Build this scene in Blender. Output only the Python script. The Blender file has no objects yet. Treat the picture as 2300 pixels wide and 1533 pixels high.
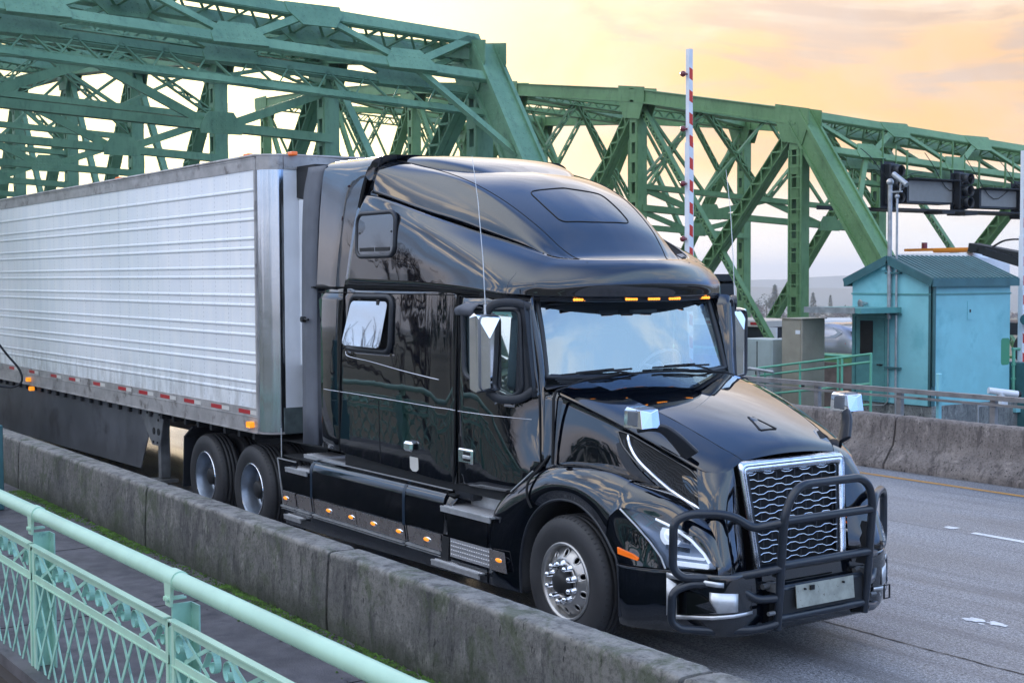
import bpy, bmesh, math, random
import numpy as np
from mathutils import Vector, Matrix
from mathutils.geometry import tessellate_polygon
PI = math.pi
random.seed(7)
S = bpy.context.scene
COL = S.collection

# ------------------------------------------------------------------ camera
def set_camera():
    yaw, pit, rol = math.radians(145.3947), math.radians(-2.6368), math.radians(-0.2461)
    f = Vector((math.cos(yaw)*math.cos(pit), math.sin(yaw)*math.cos(pit), math.sin(pit)))
    r = Vector((math.sin(yaw), -math.cos(yaw), 0)); u = r.cross(f)
    r2 = r*math.cos(rol) + u*math.sin(rol); u2 = u*math.cos(rol) - r*math.sin(rol)
    m = Matrix((r2, u2, -f)).transposed().to_4x4(); m.translation = Vector((8.5585, -7.6048, 2.8429))
    cd = bpy.data.cameras.new('camera'); cd.sensor_width = 36; cd.lens = 36*3147.69/2300
    cd.clip_start = .05; cd.clip_end = 20000
    cd.dof.use_dof = True; cd.dof.focus_distance = 11.2; cd.dof.aperture_fstop = 9
    c = bpy.data.objects.new('camera', cd); c.matrix_world = m; COL.objects.link(c); S.camera = c
set_camera()
S.view_settings.view_transform = 'Standard'; S.view_settings.look = 'None'
S.view_settings.exposure = 0.28; S.view_settings.gamma = 1

# ------------------------------------------------------------------ node helper
class NT:
    def __init__(s, tree): s.t = tree; tree.nodes.clear()
    def n(s, typ, ins=None, **kw):
        nd = s.t.nodes.new(typ)
        for k, v in kw.items(): setattr(nd, k, v)
        if ins:
            for k, v in ins.items():
                sock = nd.inputs[k]
                if isinstance(v, bpy.types.NodeSocket): s.t.links.new(v, sock)
                else: sock.default_value = v
        return nd
    def math(s, op, a, b=None, c=None, clamp=False):
        nd = s.t.nodes.new('ShaderNodeMath'); nd.operation = op; nd.use_clamp = clamp
        for i, v in enumerate((a, b, c)):
            if v is None: continue
            if isinstance(v, bpy.types.NodeSocket): s.t.links.new(v, nd.inputs[i])
            else: nd.inputs[i].default_value = v
        return nd.outputs[0]
    def mr(s, v, a, b, c=0., d=1.):
        return s.n('ShaderNodeMapRange', {'Value': v, 'From Min': a, 'From Max': b, 'To Min': c, 'To Max': d}, interpolation_type='SMOOTHSTEP').outputs[0]
    def mix(s, f, a, b, mode='MIX'):
        nd = s.t.nodes.new('ShaderNodeMix'); nd.data_type = 'RGBA'; nd.blend_type = mode
        for sock, v in ((nd.inputs[0], f), (nd.inputs[6], a), (nd.inputs[7], b)):
            if isinstance(v, bpy.types.NodeSocket): s.t.links.new(v, sock)
            else: sock.default_value = v if not isinstance(v, tuple) or len(v) == 4 else (*v, 1)
        return nd.outputs[2]
    def noise(s, vec, scale, detail=4, rough=.5, dist=0.):
        return s.n('ShaderNodeTexNoise', {'Vector': vec, 'Scale': scale, 'Detail': detail, 'Roughness': rough, 'Distortion': dist}).outputs[0]
    def mapv(s, vec, scale=(1, 1, 1), loc=(0, 0, 0), rot=(0, 0, 0)):
        return s.n('ShaderNodeMapping', {'Vector': vec, 'Scale': scale, 'Location': loc, 'Rotation': rot}).outputs[0]

# ------------------------------------------------------------------ sky and sun
SUN_AZ, SUN_EL = math.radians(153), math.radians(13)
def set_world():
    w = bpy.data.worlds.new('World'); S.world = w; w.use_nodes = True
    g = NT(w.node_tree)
    tc = g.n('ShaderNodeTexCoord').outputs['Generated']
    vt = g.n('ShaderNodeVectorMath', {0: tc, 1: (0, 0, .03)}, operation='ADD').outputs[0]
    vt = g.n('ShaderNodeVectorMath', {0: vt}, operation='NORMALIZE').outputs[0]
    sx = g.n('ShaderNodeSeparateXYZ', {0: vt})
    el = sx.outputs[2]
    sun = g.n('ShaderNodeVectorMath', {0: vt, 1: (math.cos(math.radians(163))*.992, math.sin(math.radians(163))*.992, .12)}, operation='DOT_PRODUCT').outputs['Value']
    sky = g.n('ShaderNodeTexSky', {'Vector': vt}, sky_type='NISHITA', sun_disc=False, sun_elevation=SUN_EL, sun_rotation=PI/2 - SUN_AZ, air_density=1.2, dust_density=2.0, ozone_density=2.0).outputs[0]
    # stretched cloud fields
    cv = g.mapv(vt, (1, 1, 3.6))
    c1 = g.noise(cv, 3.1, 7, .55, .3); c2 = g.noise(g.mapv(vt, (1, 1, 6.5), (3, 1, 2)), 5.0, 6, .55, .5)
    c3 = g.noise(g.mapv(vt, (1.2, 1.2, 2.2), (7, 4, 1)), 1.6, 6, .6, .4)
    # sunset side, by height
    low = (.70, .735, .80); peach = (.80, .43, .14); cream = (.80, .58, .39); top = (.62, .66, .80)
    a = g.mix(g.mr(el, .060, .115), low, peach)
    a = g.mix(g.mr(el, .165, .24), a, cream)
    a = g.mix(g.mr(el, .28, .55), a, (1.50, 1.50, 1.66))
    a = g.mix(g.math('MULTIPLY', g.mr(c1, .50, .70), g.mr(el, .05, .12, .2, .7)), a, g.mix(g.mr(el, .25, .45), (.90, .82, .74), (2.0, 1.9, 1.85)))
    a = g.mix(g.math('MULTIPLY', g.mr(c2, .44, .60), g.math('MULTIPLY', g.mr(el, .09, .15, .15, .92), g.mr(el, .24, .38, 1, .1))), a, (.52, .345, .255))
    a = g.mix(g.math('MULTIPLY', g.mr(c3, .50, .64), g.mr(el, .07, .12, .0, .5)), a, (.60, .53, .53))
    glow = g.mix(g.mr(sun, .925, .992), a, (1.30, 1.18, .60))
    # clear blue side ahead of the truck, clouded side behind the camera
    blue = g.mix(g.mr(el, .10, .36), (.27, .60, 1.45), (.80, 1.14, 1.60))
    blue = g.mix(g.mr(el, .48, .75), blue, (.24, .46, 1.05))
    blue = g.mix(g.math('MULTIPLY', g.mr(c3, .46, .64), g.math('MULTIPLY', g.mr(el, .10, .30, 0, .75), g.mr(el, .42, .58, 1, .12))), blue, (1.55, 1.58, 1.65))
    cl = g.mix(g.mr(el, .0, .14), (1.45, 1.18, 1.04), (.46, .74, 1.25))
    cl = g.mix(g.math('MULTIPLY', g.mr(c1, .47, .60), g.mr(el, .14, .34, .12, .95)), cl, (3.0, 2.5, 2.0))
    cl = g.mix(g.math('MULTIPLY', g.mr(c3, .52, .64), .85), cl, (.40, .50, .74))
    cl = g.mix(g.mr(el, .45, .85), cl, (1.5, 1.66, 1.9))
    side = g.mr(g.math('MULTIPLY', sx.outputs[1], -1.), -.25, .45)
    far = g.mix(side, blue, cl)
    sset = g.n('ShaderNodeVectorMath', {0: vt, 1: (math.cos(math.radians(149)), math.sin(math.radians(149)), .0)}, operation='DOT_PRODUCT').outputs['Value']
    f = g.mix(g.mr(sset, .56, .88), far, glow)
    f = g.mix(g.mr(el, -.06, -.02), (.10, .11, .12), f)
    b1 = g.n('ShaderNodeBackground', {'Color': f, 'Strength': 1.0}).outputs[0]
    b2 = g.n('ShaderNodeBackground', {'Color': sky, 'Strength': .015}).outputs[0]
    add = g.n('ShaderNodeAddShader', {0: b1, 1: b2}).outputs[0]
    g.n('ShaderNodeOutputWorld', {'Surface': add})
set_world()
sl = bpy.data.lights.new('sun', 'SUN'); sl.energy = 2.3; sl.angle = math.radians(7); sl.color = (1, .80, .56)
so = bpy.data.objects.new('sun', sl); COL.objects.link(so)
so.rotation_euler = Vector((math.cos(SUN_AZ)*math.cos(SUN_EL), math.sin(SUN_AZ)*math.cos(SUN_EL), math.sin(SUN_EL))).to_track_quat('Z', 'Y').to_euler()

# ------------------------------------------------------------------ materials
def newmat(name):
    m = bpy.data.materials.new(name); m.use_nodes = True
    return m, NT(m.node_tree)
def pbr(name, col, rough=.5, metal=0., noise=0., nscale=6., bump=0., bscale=60., coat=0., spec=.5, emis=None, estr=0., col2=None, stretch=(1, 1, 1), rvar=0., dirt=None, dirt_s=3., dirt_lo=.52, dirt_hi=.7, ior=None, drip=False):
    m, g = newmat(name)
    tc = g.n('ShaderNodeTexCoord').outputs['Object']
    c = (*col, 1)
    if noise or col2:
        nz = g.noise(g.mapv(tc, stretch), nscale, 6, .6)
        c = g.mix(g.mr(nz, .3, .7), tuple(v*(1-noise) for v in col), col2 or tuple(min(1, v*(1+noise)) for v in col))
    if dirt:
        dz = g.noise(g.mapv(tc, (1, 1, .25) if drip else (1, 1, 1), (3, 5, 1)), dirt_s, 8, .68)
        c = g.mix(g.mr(dz, dirt_lo, dirt_hi), c, dirt)
    ins = {'Base Color': c, 'Roughness': rough, 'Metallic': metal, 'Coat Weight': coat, 'Coat Roughness': .03, 'Specular IOR Level': spec}
    if ior: ins['IOR'] = ior
    if rvar:
        ins['Roughness'] = g.mr(g.noise(tc, nscale*1.7, 5), .3, .7, max(0, rough-rvar), rough+rvar)
    if emis: ins['Emission Color'] = (*emis, 1); ins['Emission Strength'] = estr
    if bump:
        bz = g.noise(g.mapv(tc, stretch), bscale, 5, .6)
        ins['Normal'] = g.n('ShaderNodeBump', {'Height': bz, 'Strength': bump, 'Distance': .01}).outputs[0]
    p = g.n('ShaderNodeBsdfPrincipled', ins)
    g.n('ShaderNodeOutputMaterial', {'Surface': p.outputs[0]})
    return m
def mat_paint():
    m, g = newmat('black_paint')
    tc = g.n('ShaderNodeTexCoord').outputs['Object']
    w = g.noise(g.mapv(tc, (1, 1, .6)), 2.2, 2, .4)
    bp = g.n('ShaderNodeBump', {'Height': w, 'Strength': .065, 'Distance': .05}).outputs[0]
    sm = g.mr(g.noise(tc, 55, 5, .7), .62, .80, 0, .25)
    dirt = g.mr(g.noise(g.mapv(tc, (1, 1, .5)), 3, 7, .7), .55, .8, 0, .35)
    c = g.mix(dirt, (.0008, .0018, .0045), (.004, .005, .007))
    r = g.math('ADD', g.math('MULTIPLY', dirt, .06), .012)
    p = g.n('ShaderNodeBsdfPrincipled', {'Base Color': c, 'Roughness': r, 'IOR': 1.75, 'Normal': bp, 'Coat Weight': .6, 'Coat Roughness': .02, 'Coat IOR': 1.5})
    g.n('ShaderNodeOutputMaterial', {'Surface': p.outputs[0]})
    return m
def mat_glass(name, tint, base, rough=.01, refl=(1, 1, 1)):
    m, g = newmat(name)
    fr = g.n('ShaderNodeFresnel', {'IOR': 1.5}).outputs[0]
    fac = g.math('ADD', g.math('MULTIPLY', fr, 1.0-base), base, clamp=True)
    t = g.n('ShaderNodeBsdfTransparent', {'Color': (*tint, 1)}).outputs[0]
    gl = g.n('ShaderNodeBsdfGlossy', {'Color': (*refl, 1), 'Roughness': rough}).outputs[0]
    mx = g.n('ShaderNodeMixShader', {0: fac, 1: t, 2: gl}).outputs[0]
    g.n('ShaderNodeOutputMaterial', {'Surface': mx})
    return m
def mat_concrete(name, ca, cb, stain, moss=None, top=None):
    m, g = newmat(name)
    tc = g.n('ShaderNodeTexCoord').outputs['Object']
    n1 = g.noise(tc, 1.7, 8, .62, .4); n2 = g.noise(tc, 30, 6, .75)
    c = g.mix(g.mr(n1, .36, .64), ca, cb)
    c = g.mix(g.math('MULTIPLY', g.mr(n2, .44, .68), .75), c, tuple(v*.42 for v in ca))
    dr = g.noise(g.mapv(tc, (3.2, 3.2, .8)), 2.4, 9, .74, .3)
    c = g.mix(g.math('MULTIPLY', g.mr(dr, .50, .64), .8), c, stain)
    lt = g.noise(g.mapv(tc, (1.6, 2, .9), (9, 1, 4)), 3.4, 9, .75, .3)
    c = g.mix(g.math('MULTIPLY', g.mr(lt, .54, .66), .55), c, tuple(min(1, v*1.8) for v in cb))
    pits = g.mr(g.noise(g.mapv(tc, (1, 1, .5), (4, 4, 4)), 26, 3, .6), .63, .69)
    c = g.mix(g.math('MULTIPLY', pits, .85), c, (.010, .010, .012))
    zz = g.n('ShaderNodeSeparateXYZ', {0: tc}).outputs[2]
    edge = g.math('MULTIPLY', g.mr(g.math('ADD', zz, g.math('MULTIPLY', n2, .03)), .775, .800), g.mr(g.noise(tc, 9, 5, .7), .35, .6))
    c = g.mix(g.math('MULTIPLY', edge, .55), c, tuple(min(1, v*1.9) for v in cb))
    if moss:
        gm = g.noise(g.mapv(tc, (1, 1, 1), (2, 8, 3)), 2.6, 9, .8, .5)
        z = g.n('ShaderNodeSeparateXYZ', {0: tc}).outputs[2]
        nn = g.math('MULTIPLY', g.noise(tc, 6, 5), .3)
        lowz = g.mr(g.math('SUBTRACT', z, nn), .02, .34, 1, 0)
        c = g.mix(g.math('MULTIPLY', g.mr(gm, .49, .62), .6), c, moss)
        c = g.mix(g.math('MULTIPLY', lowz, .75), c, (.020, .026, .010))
    b = g.n('ShaderNodeBump', {'Height': n2, 'Strength': .55, 'Distance': .012}).outputs[0]
    b = g.n('ShaderNodeBump', {'Height': n1, 'Strength': .5, 'Distance': .04, 'Normal': b}).outputs[0]
    p = g.n('ShaderNodeBsdfPrincipled', {'Base Color': c, 'Roughness': .85, 'Normal': b})
    g.n('ShaderNodeOutputMaterial', {'Surface': p.outputs[0]})
    return m
def mat_asphalt():
    m, g = newmat('asphalt')
    tc = g.n('ShaderNodeTexCoord').outputs['Object']
    n1 = g.noise(g.mapv(tc, (.35, 1.6, 1)), .9, 7, .6, .3); n2 = g.noise(g.mapv(tc, (1, 1.6, 1)), 26, 5, .85); n3 = g.noise(tc, 70, 3, .8)
    c = g.mix(g.mr(n1, .28, .72), (.21, .215, .235), (.37, .375, .40))
    c = g.mix(g.mr(n2, .40, .62), c, (.060, .060, .066))
    c = g.mix(g.mr(n3, .56, .64), c, (.70, .70, .70))
    ln = g.noise(g.mapv(tc, (.12, 3.2, 1), (1, 2, 3)), 1.0, 5, .6)
    c = g.mix(g.math('MULTIPLY', g.mr(ln, .48, .66), .6), c, (.085, .085, .095))
    b = g.n('ShaderNodeBump', {'Height': n3, 'Strength': .6, 'Distance': .006}).outputs[0]
    b = g.n('ShaderNodeBump', {'Height': n2, 'Strength': .5, 'Distance': .01, 'Normal': b}).outputs[0]
    r = g.mr(n1, .3, .7, .40, .62)
    p = g.n('ShaderNodeBsdfPrincipled', {'Base Color': c, 'Roughness': r, 'Normal': b})
    g.n('ShaderNodeOutputMaterial', {'Surface': p.outputs[0]})
    return m
def mat_trailer():
    # ribbed bright metal skin: vertical rivet seams every 0.36 m, quilted panels
    m, g = newmat('trailer_skin')
    tc = g.n('ShaderNodeTexCoord').outputs['Object']
    sp = g.n('ShaderNodeSeparateXYZ', {0: tc})
    px = g.math('PINGPONG', g.math('ADD', sp.outputs[0], .05), .18)
    seam = g.mr(px, 0, .006, 1, 0)
    rz = g.mr(g.math('PINGPONG', sp.outputs[2], .025), .008, .014, 1, 0)
    rivet = g.math('MULTIPLY', seam, rz)
    q = g.math('SINE', g.math('MULTIPLY', sp.outputs[0], 2*PI/1.22)); 
    wav = g.noise(g.mapv(tc, (1.1, 1, .9)), 1.6, 3, .5)
    seam2 = g.mr(g.math('PINGPONG', sp.outputs[0], .61), 0, .005, 1, 0)
    n = g.noise(g.mapv(tc, (2, 2, .4)), 3, 6, .6)
    c = g.mix(g.mr(n, .35, .7), (.86, .89, .93), (.93, .94, .95))
    z = sp.outputs[2]
    grime = g.math('MULTIPLY', g.mr(z, 1.45, 1.95, 1, 0), g.mr(g.noise(g.mapv(tc, (3, 1, 1)), 2.5, 6, .7), .35, .7))
    c = g.mix(g.math('MULTIPLY', grime, .55), c, (.33, .32, .30))
    c = g.mix(g.math('MULTIPLY', rivet, .8), c, (.16, .18, .22))
    c = g.mix(g.math('MULTIPLY', seam2, .45), c, (.30, .32, .36))
    hh = g.math('ADD', wav, g.math('MULTIPLY', rivet, .08))
    b = g.n('ShaderNodeBump', {'Height': hh, 'Strength': .3, 'Distance': .02}).outputs[0]
    p = g.n('ShaderNodeBsdfPrincipled', {'Base Color': c, 'Roughness': .25, 'Metallic': .12, 'Normal': b})
    g.n('ShaderNodeOutputMaterial', {'Surface': p.outputs[0]})
    return m
def mat_steel(name, ca, cb, grime=(.02, .05, .04), rust=(.16, .07, .03)):
    m, g = newmat(name)
    tc = g.n('ShaderNodeTexCoord').outputs['Object']
    n1 = g.noise(tc, .9, 7, .6); n2 = g.noise(g.mapv(tc, (1, 1, .3)), 7, 8, .72)
    c = g.mix(g.mr(n1, .3, .7), ca, cb)
    c = g.mix(g.math('MULTIPLY', g.mr(n2, .48, .72), .42), c, grime)
    c = g.mix(g.math('MULTIPLY', g.mr(g.noise(g.mapv(tc, (1, 1, 1), (5, 2, 2)), 4, 8, .7), .66, .76), .6), c, rust)
    v = g.n('ShaderNodeTexVoronoi', {'Vector': tc, 'Scale': 9., 'Randomness': .15}).outputs[0]
    b = g.n('ShaderNodeBump', {'Height': g.mr(v, .12, .2, 1, 0), 'Strength': .6, 'Distance': .015}).outputs[0]
    p = g.n('ShaderNodeBsdfPrincipled', {'Base Color': c, 'Roughness': .5, 'Normal': b})
    g.n('ShaderNodeOutputMaterial', {'Surface': p.outputs[0]})
    return m
M = {}
M['paint'] = mat_paint()
M['plastic'] = pbr('dark_plastic', (.018, .021, .028), .38, noise=.2, bump=.1, bscale=200)
M['matte'] = pbr('matte_black', (.010, .011, .013), .6, noise=.3)
M['satin'] = pbr('satin_black_tube', (.012, .017, .026), .30, noise=.25, nscale=12, coat=.2)
M['gap'] = pbr('shut_line', (.002, .002, .003), .7)
M['greypl'] = pbr('grey_rubber_panel', (.115, .125, .150), .5, noise=.15, nscale=3)
M['chrome'] = pbr('chrome', (.86, .88, .92), .06, 1., rvar=.03, nscale=8)
M['brushed'] = pbr('brushed_aluminium', (.68, .69, .70), .38, .75, noise=.12, nscale=9, bump=.05, bscale=120)
M['galv'] = pbr('galvanised_steel', (.42, .44, .46), .42, .6, noise=.2, nscale=7)
M['dullmetal'] = pbr('dull_grey_rail', (.27, .26, .26), .5, .3, noise=.2, nscale=3, dirt=(.10, .09, .09), dirt_s=2)
M['tread'] = pbr('tread_plate', (.50, .51, .53), .32, .9, noise=.2, nscale=14)
M['rubber'] = pbr('tyre_rubber', (.028, .028, .031), .62, noise=.25, nscale=3, bump=.15, bscale=40)
M['orangebar'] = pbr('orange_light_bar', (.75, .25, .02), .35)
M['wheelalu'] = pbr('wheel_aluminium', (.46, .45, .44), .34, .85, noise=.12, nscale=9)
M['rimdisc'] = pbr('rim_disc_shaded', (.05, .055, .065), .45, .5, noise=.3)  # dark colour stands in for the shade deep inside the drive rims
M['rimdark'] = pbr('wheel_steel_grey', (.27, .31, .37), .33, .75, noise=.15, nscale=5)
M['white'] = pbr('white_paint', (.76, .79, .84), .32, noise=.06, nscale=3)
M['mirrorglass'] = pbr('mirror_glass', (.8, .82, .85), .02, 1.)
M['red'] = pbr('red_reflector', (.42, .012, .02), .35)
M['offwhite'] = pbr('off_white_reflector', (.62, .60, .56), .45)
M['amber'] = pbr('amber_lamp', (.85, .25, .02), .25, emis=(1, .33, .02), estr=.75)
M['amberhot'] = pbr('amber_lamp_lit', (.9, .3, .03), .25, emis=(1, .32, .03), estr=1.7)
M['amberoff'] = pbr('amber_side_lens', (.75, .14, .012), .2, emis=(1, .20, .01), estr=.25, coat=.5)
M['plate'] = pbr('bare_plate', (.34, .35, .30), .5, .15, noise=.2, nscale=10, dirt=(.12, .10, .07), dirt_s=22, dirt_lo=.62, dirt_hi=.68)
M['trailer'] = mat_trailer()
M['railal'] = pbr('trailer_rail_aluminium', (.40, .38, .37), .42, .35, noise=.2, nscale=4, dirt=(.16, .14, .13), dirt_s=5)
M['skirt'] = pbr('trailer_skirt_panel', (.085, .09, .10), .42, noise=.25, nscale=1.5, dirt=(.04, .04, .045), dirt_s=1.5)
M['wind'] = mat_glass('windshield_glass', (.86, .94, .95), .36, .01, (.78, .92, 1.0))
M['tint'] = mat_glass('tinted_window_glass', (.25, .30, .34), .80, .015, (1.0, .96, .92))
M['doorglass'] = mat_glass('door_glass', (.55, .68, .68), .42, .01, (.80, .95, .95))
M['lens'] = mat_glass('clear_lens', (.92, .95, 1.), .16)
M['fabric'] = pbr('grey_seat_fabric', (.10, .10, .11), .9)
M['stripefab'] = pbr('pale_curtain', (.55, .62, .60), .8)
M['dash'] = pbr('dashboard', (.22, .23, .25), .6)
M['ledwhite'] = pbr('headlamp_reflector', (.85, .90, 1.), .12, .6, emis=(.75, .85, 1), estr=.7)
M['conc'] = mat_concrete('stained_concrete', (.105, .10, .095), (.185, .175, .160), (.036, .035, .036), moss=(.045, .064, .022))
M['concfar'] = mat_concrete('median_concrete', (.16, .135, .125), (.25, .215, .195), (.07, .058, .055))
M['concpad'] = mat_concrete('pad_concrete', (.18, .19, .19), (.28, .29, .28), (.07, .08, .08))
M['asphalt'] = mat_asphalt()
M['walk'] = pbr('walkway_paving', (.085, .078, .082), .6, noise=.3, nscale=3.2, bump=.6, bscale=70, dirt=(.035, .034, .04), dirt_s=4, rvar=.1)
M['moss'] = pbr('moss_green', (.060, .125, .016), .9, noise=.6, nscale=9, bump=.5, bscale=90)
M['yellow'] = pbr('yellow_line_paint', (.48, .24, .05), .6, noise=.2, nscale=20, dirt=(.14, .12, .11), dirt_s=9, dirt_lo=.55)
M['wline'] = pbr('white_line_paint', (.68, .70, .72), .55, noise=.15, nscale=20, dirt=(.20, .20, .21), dirt_s=14, dirt_lo=.56)
M['steel'] = mat_steel('teal_bridge_steel', (.095, .215, .130), (.155, .305, .185), grime=(.018, .055, .038))
M['steel2'] = mat_steel('green_bridge_steel', (.10, .215, .085), (.15, .29, .125), grime=(.02, .055, .022))
M['booth'] = pbr('booth_turquoise_paint', (.25, .60, .66), .45, noise=.07, nscale=1.5, dirt=(.18, .50, .56), dirt_s=1.2, bump=.04, bscale=30)
M['boothtrim'] = pbr('booth_dark_teal_trim', (.045, .135, .15), .42, noise=.15, nscale=3)
M['boothdoor'] = pbr('booth_door_green_paint', (.11, .32, .32), .45, noise=.1)
M['patch'] = pbr('green_touch_up_paint', (.06, .30, .16), .5)
M['mint'] = pbr('mint_rail_paint', (.42, .64, .49), .36, noise=.08, nscale=2.5, dirt=(.20, .42, .36), dirt_s=8, dirt_lo=.6, dirt_hi=.8)
M['mintlat'] = pbr('aged_mint_ironwork_paint', (.31, .56, .45), .45, noise=.15, nscale=4, dirt=(.06, .17, .17), dirt_s=9, dirt_lo=.55, dirt_hi=.75)
M['mintdark'] = pbr('green_rail_paint', (.13, .42, .29), .42, noise=.12, nscale=3)
M['cabbeige'] = pbr('beige_cabinet_steel', (.36, .33, .27), .42, .2, noise=.12, nscale=2)
M['cabgrey'] = pbr('pale_grey_cabinet_steel', (.40, .47, .47), .42, .2, noise=.08, nscale=2)
M['sigblack'] = pbr('signal_housing_black', (.016, .020, .026), .45)
M['signface'] = pbr('unlit_sign_face', (.24, .24, .23), .5, noise=.05)
M['redlamp'] = pbr('dark_red_lamp', (.16, .012, .02), .2, coat=.5)
M['redstripe'] = pbr('gate_red_stripe', (.62, .035, .02), .45)
M['carsilver'] = pbr('silver_car_paint', (.46, .46, .52), .25, .5, coat=.6)
M['ground'] = pbr('far_ground', (.075, .085, .055), .95, noise=.3, nscale=.01, col2=(.13, .12, .09))
M['hill'] = pbr('hill_forest', (.035, .055, .05), 1., noise=.3, nscale=.002)
M['leafdark'] = pbr('conifer_foliage', (.022, .045, .025), .9, noise=.4, nscale=.5)
M['leafbrown'] = pbr('bare_brown_crown', (.10, .07, .06), .9, noise=.4, nscale=.5)
M['bark'] = pbr('tree_bark', (.045, .035, .03), .9)
M['water'] = pbr('river_water', (.05, .06, .07), .12, spec=.5, bump=.3, bscale=.6)
M['platform'] = pbr('pier_platform_steel', (.035, .045, .045), .8, noise=.4, nscale=2)
M['brownpanel'] = pbr('weathered_brown_parapet', (.11, .085, .075), .8, noise=.3, nscale=3)
M['fascia'] = pbr('yellowed_green_fascia', (.34, .38, .20), .55, noise=.15, nscale=3, dirt=(.05, .04, .02), dirt_s=5)

M['chromepost'] = pbr('polished_corner_post', (.62, .66, .70), .14, 1., rvar=.03, nscale=2)
M['boothgrey'] = pbr('grimy_front_sill', (.09, .12, .125), .6, noise=.3)
M['galvdark'] = pbr('dark_galvanised_plate', (.16, .165, .17), .5, .4, noise=.3, nscale=4)
M['stripe'] = pbr('silver_pinstripe', (.75, .76, .80), .25, .7)
M['mirrorish'] = M['tint']
M['bunkglass'] = mat_glass('bunk_window_glass', (.04, .05, .06), .16, .03)
M['dashlight'] = pbr('light_grey_trim', (.45, .48, .50), .5)
M['vmesh'] = pbr('vent_mesh_plastic', (.02, .024, .03), .35)
M['hlbase'] = pbr('headlamp_housing', (.34, .40, .50), .25, .5)
M['chromeframe'] = pbr('satin_chrome_frame', (.78, .81, .86), .20, 1., noise=.08, nscale=12, dirt=(.55, .55, .56), dirt_s=20)
M['chromebar'] = pbr('bright_grille_bar', (.80, .83, .88), .15, 1.)
M['foglens'] = mat_glass('fog_lamp_glass', (.10, .11, .12), .10, .03)
M['greyshell'] = pbr('grey_mirror_shell', (.14, .155, .18), .35, .2, noise=.1)
M['fairing'] = pbr('black_fairing_paint', (.0012, .002, .004), .09, coat=.5, noise=.3, nscale=3, ior=1.7, dirt=(.018, .018, .02), dirt_s=6, rvar=.05)
M['strap'] = pbr('blue_black_strap', (.010, .024, .045), .35)
M['strip'] = pbr('dark_polished_strip', (.42, .38, .37), .28, .75, rvar=.05)
M['treadstud'] = pbr('stud_tread_steel', (.50, .50, .52), .4, .6)

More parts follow.
